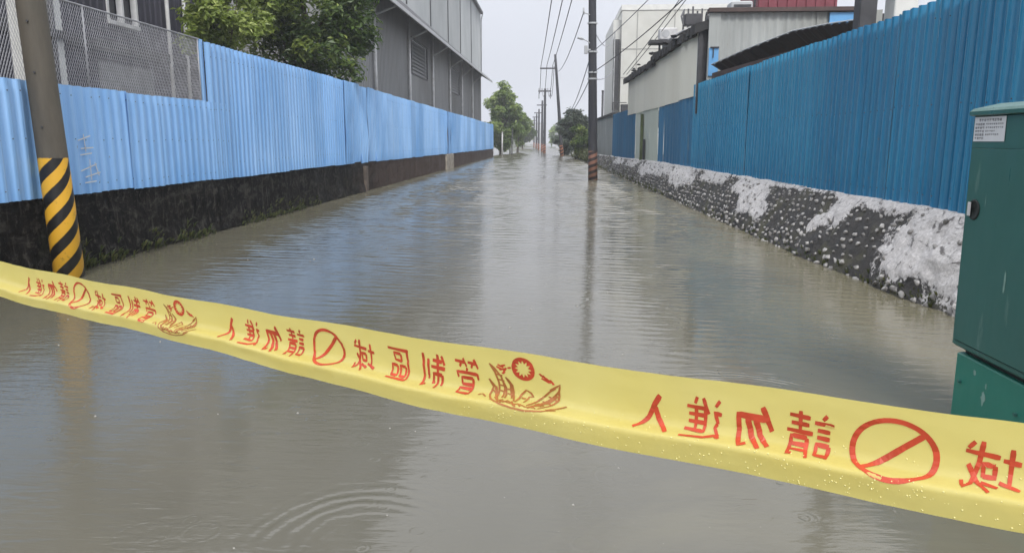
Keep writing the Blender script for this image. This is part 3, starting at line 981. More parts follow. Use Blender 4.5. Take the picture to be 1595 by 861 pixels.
MB().box((4.3, 20.31, 4.5), (12, 30, 4.75)).build('flat_roof', 'dark_metal', gs)

aw = thing('awning', 'dark sagging awning roof rising behind the deep blue fence', 'awning', (5.0, 17, 2.6))
E_ = [Vector((3.98, 19.6, 3.46)), Vector((4.45, 18.2, 3.66)), Vector((5.01, 16.5, 3.84)), Vector((5.30, 15.3, 3.80)), Vector((5.62, 14.2, 3.73))]
b = MB(); N = 40
vs = []; fs = []
for i in range(N + 1):
    u = i / N * (len(E_) - 1); k = min(int(u), len(E_) - 2); p = E_[k].lerp(E_[k + 1], u - k)
    rip = 0.018 * cos(i * pi)
    for j, w_ in enumerate((0, 0.33, 0.66, 1)):
        q = p + Vector((1.3, 2.0, -0.30)) * w_ * 1.6
        vs.append((q.x, q.y, q.z + rip - 0.02 * sin(w_ * 3)))
    for j, w_ in enumerate((0, 0.33, 0.66, 1)):
        q = p + Vector((1.3, 2.0, -0.30)) * w_ * 1.6
        vs.append((q.x, q.y, q.z + rip + 0.02))
for i in range(N):
    a, c = i * 8, i * 8 + 8
    for j in range(3):
        fs.append((a + j, a + j + 1, c + j + 1, c + j)); fs.append((a + 4 + j, c + 4 + j, c + 5 + j, a + 5 + j))
    fs.append((a, c, c + 4, a + 4)); fs.append((a + 3, a + 7, c + 7, c + 3))
b.add(vs, fs).build('roof_sheet', 'awning_under', aw)
b = MB(); b.tube([p + Vector((-0.012, -0.02, 0.024)) for p in E_], 0.014, 5)
b.build('edge_trim', 'trim_grey', aw)
b = MB()
b.add([(xf(19.6) + 0.10, 19.65, 2.2), (5.66, 14.3, 2.2), (5.66, 14.3, 3.42), (4.9, 16.7, 3.45), (xf(19.6) + 0.12, 19.65, 3.28)], [(0, 1, 2, 3, 4)])
b.add([(xf(19.6) + 0.16, 19.70, 2.2), (5.72, 14.35, 2.2), (5.72, 14.35, 3.42), (4.96, 16.75, 3.45), (xf(19.6) + 0.18, 19.70, 3.28)], [(4, 3, 2, 1, 0)])
b.build('back_board', 'rust_metal', aw)

tk = thing('roof_container', 'maroon ribbed steel container on the shed roof', 'container', (7, 23.5, 4.75))
MB().box((5.93, 23.0, 4.9), (8.15, 25.2, 7.0)).build('body', 'red_tank', tk)
for k in range(9): MB().box((5.95 + k * 0.27, 22.955, 5.0), (6.01 + k * 0.27, 22.998, 6.95)).build('rib', 'red_tank', tk)
MB().box((5.86, 22.93, 4.75), (8.22, 25.3, 4.90)).build('base_frame', 'dark_metal', tk)
pf = thing('roof_duct', 'grey round duct lying on the shed roof edge', 'duct', (4.7, 23, 4.75))
MB().tube([(4.42, 22.6, 5.06), (5.0, 22.6, 5.10)], 0.17, 14).build('duct_body', 'trim_grey', pf, True)
MB().tube([(4.37, 22.6, 5.06), (4.42, 22.6, 5.06)], 0.19, 14).build('flange', 'dark_metal', pf)
MB().box((4.5, 22.5, 4.75), (4.95, 22.7, 4.9)).build('cradle', 'dark_metal', pf)
bx = thing('roof_unit', 'grey boxy fan unit with dark slots beside the maroon container', 'fan unit', (5.3, 22.8, 4.75))
MB().bbox((5.05, 22.5, 4.75), (5.66, 23.1, 5.52), 0.03).build('body', 'trim_grey', bx)
for z in (4.98, 5.18, 5.36): MB().box((5.12, 22.47, z), (5.60, 22.505, z + 0.06)).build('slot', 'dark_metal', bx)
MB().tube([(5.73, 22.6, 4.75), (5.73, 22.6, 6.0)], 0.03, 8).build('pipe', 'dark_metal', bx)

post = thing('steel_post', 'dark square post rising behind the deep blue fence', 'post', (5.35, 13.4, 0.8))
MB().bbox((5.12, 13.3, 0.8), (5.40, 13.58, 8.6), 0.012).build('shaft', 'dark_metal', post)
MB().box((5.43, 13.40, 4.02), (5.62, 13.50, 4.14)).build('bracket_arm', 'dark_metal', post)
col = thing('wall_pier', 'off white square pier behind the deep blue fence top', 'pillar', (5.8, 13.4, 0.8))
MB().bbox((5.64, 13.2, 0.8), (6.02, 13.6, 5.6), 0.015).build('shaft', 'white_trim', col)
MB().box((5.60, 13.16, 5.6), (6.06, 13.64, 5.68)).build('cap', 'white_trim', col)

# ---------------------------------------------------------------- off-white block far right
wb = thing('office_block', 'tall off white panelled building behind the cream shed', 'building', (12, 66, 0))
MB().box((5.2, 60, 0.3), (20, 76, 11.45)).build('wall', 'white_bldg', wb)
MB().box((5.14, 59.94, 11.45), (20.06, 76.06, 11.85)).build('parapet', 'white_trim', wb)
for z in (2.2, 4.3, 6.4, 8.55):
    MB().box((5.19, 59.975, z), (20, 60.0, z + 0.07)).build('panel_joint', 'joint', wb)
for x in (6.35, 9.2, 12.0, 14.8):
    MB().box((x, 59.97, 0.3), (x + 0.07, 59.998, 11.44)).build('panel_joint', 'joint', wb)
MB().box((4.62, 61, 0.3), (5.19, 70, 10.9)).build('stair_core', 'white_trim', wb)
MB().box((4.66, 60.7, 4.0), (5.12, 60.99, 9.4)).build('vent_shaft', 'dark_metal', wb)
MB().tube([(4.72, 60.6, 2.0), (4.72, 60.6, 10.0)], 0.05, 6).build('drain_pipe', 'trim_grey', wb)
for x in (6.9, 9.75, 12.6): # small windows hidden partly by the shed
    MB().box((x, 59.96, 2.6), (x + 1.4, 59.999, 3.9)).build('window', 'glass', wb)

# air conditioner on bracket, and dark pipework on the shed roof
ac = thing('air_conditioner', 'pale air conditioner unit on a dark shelf above the shed roof', 'air conditioner', (4.0, 29, 4.7))
MB().bbox((3.90, 28.8, 5.28), (4.55, 29.3, 5.70), 0.03).build('casing', 'trim_white', ac)
MB().box((3.55, 28.6, 5.14), (4.95, 29.4, 5.25)).build('shelf', 'dark_metal', ac)
MB().tube([(4.12, 28.785, 5.49), (4.12, 28.80, 5.49)], 0.14, 16).build('fan_grille', 'trim_grey', ac)
for x in (3.9, 4.75): MB().box((x, 29.0, 4.6), (x + 0.07, 29.07, 5.15)).build('leg', 'dark_metal', ac)
MB().bbox((4.05, 28.9, 4.85), (4.55, 29.2, 5.12), 0.02).build('pipe_box', 'trim_grey', ac)
rp = thing('roof_pipework', 'cluster of dark pipes and fittings on the shed roof corner', 'pipes', (4.5, 26, 4.7))
MB().bbox((4.30, 25.8, 5.35), (4.86, 26.2, 5.72), 0.03).build('manifold', 'dark_metal', rp)
for k in range(5):
    MB().tube([(4.26 + k * 0.15, 25.85, 4.75), (4.26 + k * 0.15, 25.85, 5.80 + 0.07 * (k % 3))], 0.03, 7).build('pipe', 'dark_metal', rp, True)
MB().tube([(4.25, 25.7, 5.82), (4.05, 25.0, 5.5), (4.0, 24.2, 5.1)], 0.028, 7).build('hose', 'dark_metal', rp, True)
MB().add([(3.9, 23.5, 4.86), (5.0, 23.5, 5.30), (5.0, 26.4, 5.36), (3.85, 26.4, 4.95), (3.9, 23.5, 4.90), (5.0, 23.5, 5.34), (5.0, 26.4, 5.40), (3.85, 26.4, 4.99)],
         [(0, 3, 2, 1), (4, 5, 6, 7), (0, 1, 5, 4), (1, 2, 6, 5), (2, 3, 7, 6), (3, 0, 4, 7)]).build('roof_sheet', 'trim_white', rp)

th = thing('pipe_post', 'thin dark pipe standing above the grey sheet fence', 'pipe', (3.15, 50, 0.6))
MB().tube([(3.20, 50, 0.55), (3.20, 50, 4.75)], 0.07, 8).build('pipe', 'dark_metal', th, True)
MB().tube([(3.20, 50, 4.75), (3.20, 50, 4.82)], 0.085, 8).build('cap', 'dark_metal', th, True)
rl = thing('roof_railing', 'small dark railing on the roof beyond the grey sheets', 'railing', (3.9, 46, 3.0))
MB().box((3.55, 46.0, 0.6), (4.7, 48.0, 3.28)).build('plinth', 'dark_metal', rl)
for x in (3.58, 3.95): MB().tube([(x, 46.1, 3.27), (x, 46.1, 3.85)], 0.025, 6).build('baluster', 'dark_metal', rl)
MB().tube([(3.55, 46.1, 3.85), (4.4, 46.1, 3.85)], 0.025, 6).build('handrail', 'dark_metal', rl)
MB().bbox((4.05, 45.95, 3.27), (4.6, 46.3, 3.75), 0.03).build('tank_box', 'dark_metal', rl)

# ---------------------------------------------------------------- warehouse on the left
wh = thing('warehouse', 'grey clad warehouse with a long canopy behind the light blue fence', 'building', (-14, 56, 0.5))
X0 = -8.2
edges = [27.0, 34.2, 42.4, 50.6, 58.9, 66.6, 75.2, 85.0]
win = {2: (43.6, 48.9), 4: (60.0, 65.4)}
for i in range(len(edges) - 1):
    a, c = edges[i], edges[i + 1]
    b = MB(); n = int((c - a) / 0.30)
    def strip(y0, y1, z0, z1):
        bb = b; k = max(1, int(round((y1 - y0) / 0.30))); pts_ = []
        for q in range(k):
            u0 = y0 + (y1 - y0) * q / k; u1 = y0 + (y1 - y0) * (q + 0.82) / k; u2 = y0 + (y1 - y0) * (q + 0.90) / k
            pts_ += [(u0, 0), (u1, 0), (u2, 0.03)]
        pts_.append((y1, 0))
        rr = [[(X0 + o_, u, z0) for u, o_ in pts_], [(X0 + o_, u, z1) for u, o_ in pts_]]
        bb.loft(rr, False, False)
    if i in win:
        w0, w1 = win[i]
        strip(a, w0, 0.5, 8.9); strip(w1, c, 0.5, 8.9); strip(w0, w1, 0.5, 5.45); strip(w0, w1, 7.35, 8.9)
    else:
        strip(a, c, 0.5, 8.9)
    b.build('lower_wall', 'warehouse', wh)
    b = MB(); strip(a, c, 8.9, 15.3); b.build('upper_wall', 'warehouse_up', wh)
    if i in win:
        w0, w1 = win[i]
        wf = MB().box((X0 - 0.16, w0, 5.45), (X0 - 0.12, w1, 7.35)).build('window', 'louvre', wh)
        fr = MB()
        fr.box((X0 - 0.02, w0 - 0.08, 5.37), (X0 + 0.05, w1 + 0.08, 5.45)); fr.box((X0 - 0.02, w0 - 0.08, 7.35), (X0 + 0.05, w1 + 0.08, 7.43))
        fr.box((X0 - 0.02, w0 - 0.08, 5.452), (X0 + 0.05, w0, 7.348)); fr.box((X0 - 0.02, w1, 5.452), (X0 + 0.05, w1 + 0.08, 7.348))
        fr.build('frame', 'dark_metal', wf)
        for q in range(9):
            z = 5.5 + q * 0.205
            MB().add([(X0 - 0.11, w0, z + 0.13), (X0 - 0.11, w1, z + 0.13), (X0 - 0.03, w1, z), (X0 - 0.03, w0, z), (X0 - 0.115, w0, z + 0.15), (X0 - 0.115, w1, z + 0.15), (X0 - 0.035, w1, z + 0.02), (X0 - 0.035, w0, z + 0.02)],
                     [(0, 1, 2, 3), (7, 6, 5, 4), (3, 2, 6, 7), (0, 4, 5, 1)]).build('slat', 'louvre', wf)
for y in edges[1:-1]:
    MB().tube([(X0 + 0.12, y, 0.5), (X0 + 0.12, y, 8.5)], 0.085, 8).build('downpipe', 'trim_white', wh, True)
    MB().box((X0 + 0.02, y - 0.07, 9.0), (X0 + 0.07, y + 0.07, 15.2)).build('seam_strip', 'dark_metal', wh)
    MB().tube([(X0 + 0.1, y, 7.1), (-7.06, y, 7.42 + (y - 27) * 0.0112)], 0.055, 6).build('strut', 'trim_grey', wh)
MB().box((X0 + 0.02, 38.2, 9.0), (X0 + 0.06, 38.3, 15.2)).build('seam_strip', 'dark_metal', wh)
b = MB()
b.add([(x, y, z) for y, k in ((27.0, -0.45), (85.2, 0.2)) for x, z in ((-6.98, 7.84 + k), (-8.19, 8.75), (-8.19, 8.85), (-6.98, 7.95 + k))],
      [(0, 1, 5, 4), (1, 2, 6, 5), (2, 3, 7, 6), (3, 0, 4, 7), (0, 3, 2, 1), (4, 5, 6, 7)]).build('canopy', 'dark_metal', wh)
MB().add([(x, y, z + k) for y, k in ((26.9, -0.45), (85.3, 0.2)) for x, z in ((-6.975, 7.80), (-6.975, 7.97), (-6.90, 7.97), (-6.90, 7.80))], [(0, 1, 5, 4), (1, 2, 6, 5), (2, 3, 7, 6), (3, 0, 4, 7), (0, 3, 2, 1), (4, 5, 6, 7)]).build('canopy_gutter', 'trim_grey', wh)
MB().add([(x, y, z) for y in (27.0, 85.2) for x, z in ((-7.9, 15.3), (-8.5, 15.3), (-20, 18.0), (-20, 18.2), (-7.9, 15.55))],
         [(0, 1, 6, 5), (1, 2, 7, 6), (2, 3, 8, 7), (3, 4, 9, 8), (4, 0, 5, 9), (4, 3, 2, 1, 0), (5, 6, 7, 8, 9)]).build('roof', 'dark_metal', wh)
MB().box((-20, 27.02, 0.5), (X0 - 0.01, 27.06, 15.3)).build('end_wall', 'warehouse', wh)
MB().box((-20, 84.9, 0.5), (X0 - 0.2, 84.98, 15.3)).build('end_wall', 'warehouse', wh)
MB().tube([(-7.95, 85.1, 15.3), (-8.1, 85.1, 14.7), (-8.15, 85.1, 8.9)], 0.07, 6).build('downpipe', 'trim_grey', wh, True)

# dark building behind the wire mesh
dk = thing('dark_shed', 'dark slate clad shed behind the wire mesh with a white framed window', 'building', (-14, 16, 0.5))
XD = -10.0
def dwall(y0, y1, z0, z1, mat='dark_wall'):
    b = MB(); k = max(1, int(round((y1 - y0) / 0.25))); pts_ = []
    for q in range(k):
        s_ = (y1 - y0) / k; u = y0 + s_ * q
        pts_ += [(u, 0), (u + s_ * 0.6, 0), (u + s_ * 0.72, 0.03), (u + s_ * 0.9, 0.03)]
    pts_.append((y1, 0))
    b.loft([[(XD + o_, u, z0) for u, o_ in pts_], [(XD + o_, u, z1) for u, o_ in pts_]], False, False)
    b.build('wall_cladding', mat, dk)
dwall(5, 16.75, 0.5, 9); dwall(17.95, 22.4, 0.5, 9); dwall(16.75, 17.95, 0.5, 4.22); dwall(16.75, 17.95, 5.9, 9)
b = MB(); b.box((-22, 22.4, 0.5), (XD, 22.5, 9)); b.build('end_wall', 'dark_wall', dk)
wn = MB().box((XD - 0.15, 16.75, 4.22), (XD - 0.10, 17.95, 5.9)).build('window', 'glass', dk)
fr = MB()
for y in (16.72, 17.30, 17.90): fr.box((XD - 0.08, y, 4.262), (XD + 0.06, y + 0.07, 5.9))
fr.box((XD - 0.08, 16.72, 4.18), (XD + 0.09, 17.97, 4.26))
fr.build('frame', 'trim_white', wn)
for y in (19.25, 20.15):
    MB().tube([(XD + 0.12, y, 0.5), (XD + 0.12, y, 9)], 0.05, 8).build('downpipe', 'trim_white', dk, True)
MB().box((XD + 0.035, 11, 3.55), (XD + 0.13, 22.3, 3.78)).build('girt', 'dark_metal', dk)
MB().box((XD + 0.04, 16.2, 0.6), (XD + 0.08, 18.4, 3.3)).build('roller_door', 'louvre', dk)
pr = thing('white_pier', 'white painted pier with dark pipes behind the wire mesh', 'pillar', (-8.6, 12.4, 0.5))
MB().bbox((-8.9, 12.1, 0.55), (-8.4, 12.75, 5.2), 0.02).build('shaft', 'white_trim', pr)
MB().tube([(-8.36, 12.42, 0.6), (-8.36, 12.42, 5.0)], 0.045, 8).build('pipe', 'dark_metal', pr, True)
MB().box((-8.395, 12.2, 3.3), (-8.3, 13.9, 3.42)).build('cross_rail', 'dark_metal', pr)
sb = thing('white_box', 'pale electrical box with dark slots behind the mesh at the left edge', 'box', (-8.6, 9.9, 0.5))
MB().bbox((-8.9, 9.6, 0.55), (-8.4, 10.5, 3.0), 0.02).build('body', 'trim_white', sb)
MB().box((-8.398, 9.75, 2.62), (-8.37, 10.35, 2.68)).build('slot', 'dark_metal', sb)
MB().box((-8.398, 9.75, 2.50), (-8.37, 10.35, 2.55)).build('slot', 'dark_metal', sb)


# ---------------------------------------------------------------- trees
def tree(name, label, base, height, crown_c, crown_r, mat, nleaf, leaf, clumps=40, seed=1, group=None, squash=1.0, cat='tree', flecks=0.25, limbs=6, trunk_r=0.12):
    rnd = random.Random(seed)
    t = thing(name, label, cat, base, group)
    b = MB()
    B = Vector(base); Cc = Vector(crown_c)
    mid = B.lerp(Cc, 0.55) + Vector((rnd.uniform(-.1, .1), rnd.uniform(-.1, .1), 0)) * height * 0.3
    b.tube([B, B.lerp(mid, 0.5), mid, Cc, Cc + Vector((0, 0, crown_r[2] * 0.5))], [trunk_r * 1.25, trunk_r, trunk_r * 0.8, trunk_r * 0.45, trunk_r * 0.1], 8)
    cl = []
    for k in range(clumps):
        while True:
            d = Vector((rnd.uniform(-1, 1), rnd.uniform(-1, 1), rnd.uniform(-1, 1)))
            if 0.35 < d.length < 1: break
        d = d * (0.75 + 0.35 * noise.noise(d * 2.1 + Vector((seed, 0, 0))) + 0.1)
        p = Cc + Vector((d.x * crown_r[0], d.y * crown_r[1], d.z * crown_r[2]))
        cl.append((p, rnd.uniform(0.22, 0.42) * min(crown_r) * 0.8))
    for p, r in rnd.sample(cl, min(limbs * 3, len(cl))):
        s = mid.lerp(Cc, rnd.uniform(0, 0.9))
        m_ = s.lerp(p, 0.5) + Vector((0, 0, rnd.uniform(-0.1, 0.2)))
        b.tube([s, m_, p], [trunk_r * 0.4, trunk_r * 0.25, trunk_r * 0.06], 5)
    b.build('trunk', 'bark', t, True)
    vs = []; fs = []; tone = []
    per = nleaf // len(cl)
    for p, r in cl:
        ct = rnd.random() ** 1.6 * 0.6
        for k in range(per):
            d = Vector((rnd.gauss(0, 1), rnd.gauss(0, 1), rnd.gauss(0, 1)))
            d = d / max(0.2, d.length) * (rnd.random() ** 0.45)
            q = p + Vector((d.x, d.y, d.z * 0.8 * squash)) * r
            out = (d + Vector((0, 0, 0.5)) + Vector((rnd.uniform(-.6, .6), rnd.uniform(-.6, .6), rnd.uniform(-.6, .6)))).normalized()
            ref = Vector((rnd.uniform(-1, 1), rnd.uniform(-1, 1), rnd.uniform(-0.6, 0.3)))
            u = (ref - out * ref.dot(out))
            if u.length < 0.05: continue
            u.normalize(); w = out.cross(u)
            L_ = leaf * rnd.uniform(0.7, 1.35); W_ = L_ * rnd.uniform(0.38, 0.5)
            o = len(vs)
            vs += [q, q + u * L_ * 0.5 + w * W_ * 0.5 + out * L_ * 0.06, q + u * L_ - out * L_ * 0.12, q + u * L_ * 0.5 - w * W_ * 0.5 + out * L_ * 0.06]
            fs += [(o, o + 1, o + 2, o + 3)]
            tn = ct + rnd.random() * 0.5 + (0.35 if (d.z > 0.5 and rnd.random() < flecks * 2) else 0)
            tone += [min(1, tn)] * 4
    mb = MB(); mb.v = [tuple(v) for v in vs]; mb.f = fs
    o = mb.build('crown', mat, t)
    a = o.data.attributes.new('tone', 'FLOAT', 'POINT'); a.data.foreach_set('value', tone)
    return t


tree('broadleaf_tree', 'dark green leafy tree rising behind the light blue fence', (-8.1, 23.0, 0.5), 7, (-7.55, 23.0, 5.35), (2.35, 2.3, 2.3), 'leaf_dark', 15000, 0.19, 64, 3, trunk_r=0.16, flecks=0.3)
tree('shrub_tree', 'yellow green bushy tree between the wire mesh and the dark tree', (-8.3, 18.4, 0.5), 5, (-8.25, 18.4, 4.55), (1.15, 1.1, 1.35), 'leaf_light', 6500, 0.15, 42, 5, trunk_r=0.09, flecks=0.4)
tree('roadside_tree', 'mid green tree standing in water past the end of the light blue fence', (-6.2, 88, -0.4), 9, (-5.9, 88, 4.3), (2.4, 2.6, 4.2), 'leaf_mid', 9000, 0.42, 64, 8, trunk_r=0.16, flecks=0.4)
tree('roadside_tree', 'smaller green tree behind the roadside tree, nearer the horizon', (-4.9, 102, -0.4), 6, (-4.6, 102, 3.6), (1.7, 2, 2.5), 'leaf_mid', 5000, 0.42, 40, 9, trunk_r=0.13)
tree('roadside_tree', 'dark low tree farthest down the left side of the water', (-6.2, 150, -0.4), 6, (-6.0, 150, 3.5), (2.4, 3, 2.9), 'leaf_dark', 3500, 0.6, 36, 10, trunk_r=0.15)
tree('leaning_tree', 'grey green tree beside the leaning pole on the right', (2.1, 72, -0.3), 6, (2.0, 72, 3.0), (1.7, 1.9, 1.65), 'leaf_grey', 7500, 0.32, 52, 12, trunk_r=0.12, flecks=0.5)
tree('leaning_tree', 'dense dark shrub at the end of the stone embankment', (2.5, 64, 0.2), 3, (2.4, 64, 1.75), (1.0, 1.8, 1.35), 'leaf_dark', 5500, 0.24, 40, 13, trunk_r=0.07)
tree('leaning_tree', 'low grey green bush at the foot of the leaning pole', (1.3, 84, -0.3), 3, (1.2, 84, 1.6), (1.3, 1.6, 1.7), 'leaf_grey', 4000, 0.34, 32, 14, trunk_r=0.07)
# thin white and dark stakes in the water under the roadside trees
for i, (x, y, h, w_, mt, lab) in enumerate(((-5.75, 84, 2.5, 0.09, 'trim_white', 'thin white stake in the water under the roadside tree'),
                                     (-4.75, 86, 2.9, 0.06, 'dark_metal', 'thin dark stake in the water right of the roadside tree'),
                                     (-5.3, 92, 2.6, 0.12, 'trim_white', 'broad white stake in the water behind the roadside tree'))):
    s = thing('stake', lab, 'stake', (x, y, -0.4))
    MB().tube([(x, y, -0.4), (x + 0.03, y, h)], [w_, w_ * 0.9], 6).build('shaft', mt, s, True)
    MB().tube([(x + 0.03, y, h), (x + 0.03, y, h + 0.05)], w_ * 1.2, 6).build('cap', mt, s, True)

# ---------------------------------------------------------------- poles
def pole(label, base, top, r0, r1, mat, group=None):
    t = thing('utility_pole', label, 'pole', base, group)
    bx_, tp = Vector(base), Vector(top)
    pts = [bx_.lerp(tp, k / 8) for k in range(9)]
    MB().tube(pts, [r0 + (r1 - r0) * k / 8 for k in range(9)], 20).build('shaft', mat, t, True)
    return t


p0 = pole('thick weathered concrete pole with a yellow and black striped base', (-5.745, 8.38, -0.4), (-6.06, 8.38, 9.0), 0.168, 0.115, 'pole_near')
for z in (1.75, 2.35, 2.9): MB().tube([(-5.745 - z * 0.03, 8.26, z), (-5.73 - z * 0.03, 8.215, z)], 0.012, 6).build('bolt', 'dark_metal', p0)
p1 = pole('dark pole with a red striped base beside the stone embankment', (1.66, 31.0, -0.4), (1.42, 31.0, 10.4), 0.20, 0.13, 'pole_right')
MB().tube([(1.52, 30.9, 5.35), (1.33, 30.9, 5.50), (1.12, 30.9, 5.60)], 0.022, 6).build('lamp_arm', 'trim_grey', p1, True)
lh = MB(); lh.tube([(1.16, 30.9, 5.58), (1.06, 30.9, 5.62), (0.92, 30.9, 5.64)], [0.03, 0.06, 0.04], 8)
lh.build('lamp_head', 'trim_grey', p1, True)
MB().bbox((1.20, 30.8, 5.02), (1.34, 30.95, 5.34), 0.015).build('meter_box', 'trim_grey', p1)
MB().box((1.34, 30.85, 5.15), (1.45, 30.9, 5.2)).build('box_bracket', 'trim_grey', p1)
for z in (4.05, 4.3, 5.1, 6.2):
    MB().tube([(1.66 - (z + .4) * .022, 31.0, z - 0.03), (1.66 - (z + .4) * .022, 31.0, z + 0.03)], 0.2, 14).build('clamp_band', 'trim_grey', p1)
MB().tube([(1.45, 30.9, 6.5), (1.15, 30.9, 6.6)], 0.018, 6).build('side_arm', 'trim_grey', p1)
MB().tube([(1.15, 30.9, 6.52), (1.15, 30.9, 6.78)], 0.035, 8).build('insulator', 'trim_grey', p1, True)

p2 = pole('dark pole leaning left behind the striped pole', (0.95, 79, -0.4), (0.10, 79, 10.3), 0.20, 0.12, 'pole_far')
MB().box((-1.45, 78.85, 8.84), (0.30, 78.95, 8.98)).build('crossarm', 'dark_metal', p2)
for x in (-1.35, -0.75, -0.15): MB().tube([(x, 78.9, 8.98), (x, 78.9, 9.22)], 0.05, 6).build('insulator', 'trim_grey', p2)
p3 = pole('straight pole with a wide crossarm beyond the leaning pole', (-1.18, 100, -0.4), (-1.15, 100, 8.3), 0.19, 0.14, 'pole_far')
MB().box((-2.05, 99.8, 7.88), (-0.35, 99.9, 8.05)).build('crossarm', 'dark_metal', p3)
for x in (-1.95, -1.55, -0.8, -0.45): MB().tube([(x, 99.85, 8.05), (x, 99.85, 8.35)], 0.06, 6).build('insulator', 'trim_grey', p3)
for x in (-1.95, -0.45): MB().tube([(x, 99.85, 7.88), (x, 99.85, 7.0)], 0.04, 6).build('cutout_fuse', 'dark_metal', p3)
far = [(-1.75, 114, 7.5, 'first slim pole past the pole with the wide crossarm'), (-2.6, 132, 7.0, 'second slim pole past the pole with the wide crossarm'),
       (-3.45, 152, 6.9, 'third slim pole past the pole with the wide crossarm'), (-4.6, 178, 6.9, 'farthest slim pole in the row down the water')]
for x, y, h, lab in far:
    q = pole(lab, (x, y, -0.4), (x + 0.05, y, h), 0.19, 0.14, 'pole_far', 'poles receding along the flooded road')
    MB().box((x - 0.8, y - 0.1, h - 0.75), (x + 0.7, y - 0.0, h - 0.6)).build('crossarm', 'dark_metal', q)


def cable(label, a, b_, sag, r, mat='wire', n=18, group=None):
    a, b_ = Vector(a), Vector(b_)
    pts = []
    for k in range(n + 1):
        t_ = k / n; p = a.lerp(b_, t_); p.z -= sag * 4 * t_ * (1 - t_); pts.append(p)
    o = MB().tube(pts, r, 5).build('power_cable', mat, None, True)
    return tag(o, label, 'cable', group)


for (xa, xb), lab in zip(((1.35, -1.35), (1.95, -0.75), (2.35, -0.15)), ('leftmost', 'middle', 'rightmost')):
    cable(lab + ' of the three overhead cables reaching the leaning pole crossarm', (xa, -4, 10.9), (xb, 78.9, 9.2), 0.75, 0.030)
for (xa, xb), lab in zip(((-1.35, -1.95), (-0.75, -1.55), (-0.15, -0.8), (0.0, -0.45)), ('leftmost', 'second', 'third', 'rightmost')):
    cable(lab + ' of the slack cables between leaning pole and crossarm pole', (xa, 78.9, 9.1), (xb, 99.8, 8.3), 1.5 if xa < -1 else 1.9, 0.03)
cable('upper cable climbing right from the striped pole', (1.55, 30.9, 5.1), (5.2, 13.4, 7.9), 0.25, 0.014, 'grey_wire')
cable('second cable climbing right from the striped pole', (1.56, 30.9, 4.3), (5.2, 13.4, 7.0), 0.35, 0.017, 'wire')
cable('lower cable drooping right from the striped pole to the off white building', (1.58, 30.9, 4.05), (4.7, 60.5, 7.2), 0.3, 0.02, 'grey_wire')
cable('left one of two dark cables crossing the ragged shed roof', (3.2, 35.5, 4.6), (5.18, 13.4, 8.5), 0.2, 0.014, 'wire')
cable('right one of two dark cables crossing the ragged shed roof', (3.35, 35.5, 4.6), (5.36, 13.4, 8.35), 0.2, 0.014, 'wire')
cable('thin cable slanting from the striped pole arm to the leaning pole', (1.15, 30.9, 6.6), (0.30, 78.9, 8.6), 0.6, 0.022, 'grey_wire')
cable('thin cable dropping from the striped pole lamp towards the trees', (1.45, 30.9, 4.9), (1.35, 72, 4.2), 0.5, 0.022, 'grey_wire')
cable('lowest thin cable dropping from the striped pole towards the trees', (1.47, 30.9, 4.1), (1.2, 74, 4.0), 0.4, 0.02, 'grey_wire')
cable('faint cable from the striped pole top to the off white building corner', (1.45, 30.9, 6.2), (4.7, 60.8, 9.6), 0.8, 0.016, 'grey_wire')

# ---------------------------------------------------------------- far end of the road
def far_block(label, x0, x1, y0, y1, h, mat, rows_, cols):
    t = thing('far_building', label, 'building', ((x0 + x1) / 2, y0, -0.4))
    MB().box((x0, y0, -0.4), (x1, y1, h)).build('wall', mat, t)
    MB().box((x0 - 0.2, y0 - 0.2, h), (x1 + 0.2, y1, h + 0.5)).build('roof', 'far_grey', t)
    for r in range(rows_):
        for c in range(cols):
            w_ = (x1 - x0) / cols
            MB().box((x0 + w_ * (c + 0.25), y0 - 0.06, 1.8 + r * 3.0), (x0 + w_ * (c + 0.75), y0 - 0.01, 3.1 + r * 3.0)).build('window', 'glass', t)
    return t
far_block('low pale building at the far end of the flooded road', -14, -3.5, 340, 352, 9.0, 'far_pale', 2, 4)
far_block('grey building at the far end, left of the pale one', -28, -15.5, 380, 392, 13.5, 'far_grey', 4, 5)
far_block('pale building behind the leaning pole trees', 2, 12, 330, 345, 11.0, 'far_pale', 3, 4)
far_block('small white hut beyond the slim poles', 0.5, 3.4, 150, 154, 2.6, 'far_pale', 1, 2)
for i, (x, y, h, r, lab) in enumerate(((-10, 230, 8, 4.2, 'left faint tree in the far tree line'), (-15, 300, 10, 6, 'broad faint tree farthest left in the far tree line'),
                                (1.5, 200, 6, 3.2, 'faint tree right of the slim poles far away'), (7, 240, 8, 5, 'broad faint tree behind the leaning pole far away'),
                                (13, 180, 8, 5, 'faint tree far behind the grey sheet fence'))):
    tree('far_tree', lab, (x, y, -0.4), h, (x, y, h * 0.5), (r, r, h * 0.5), 'leaf_mid', 2200, 1.0, 30, 30 + i, 'far tree line', trunk_r=0.25)

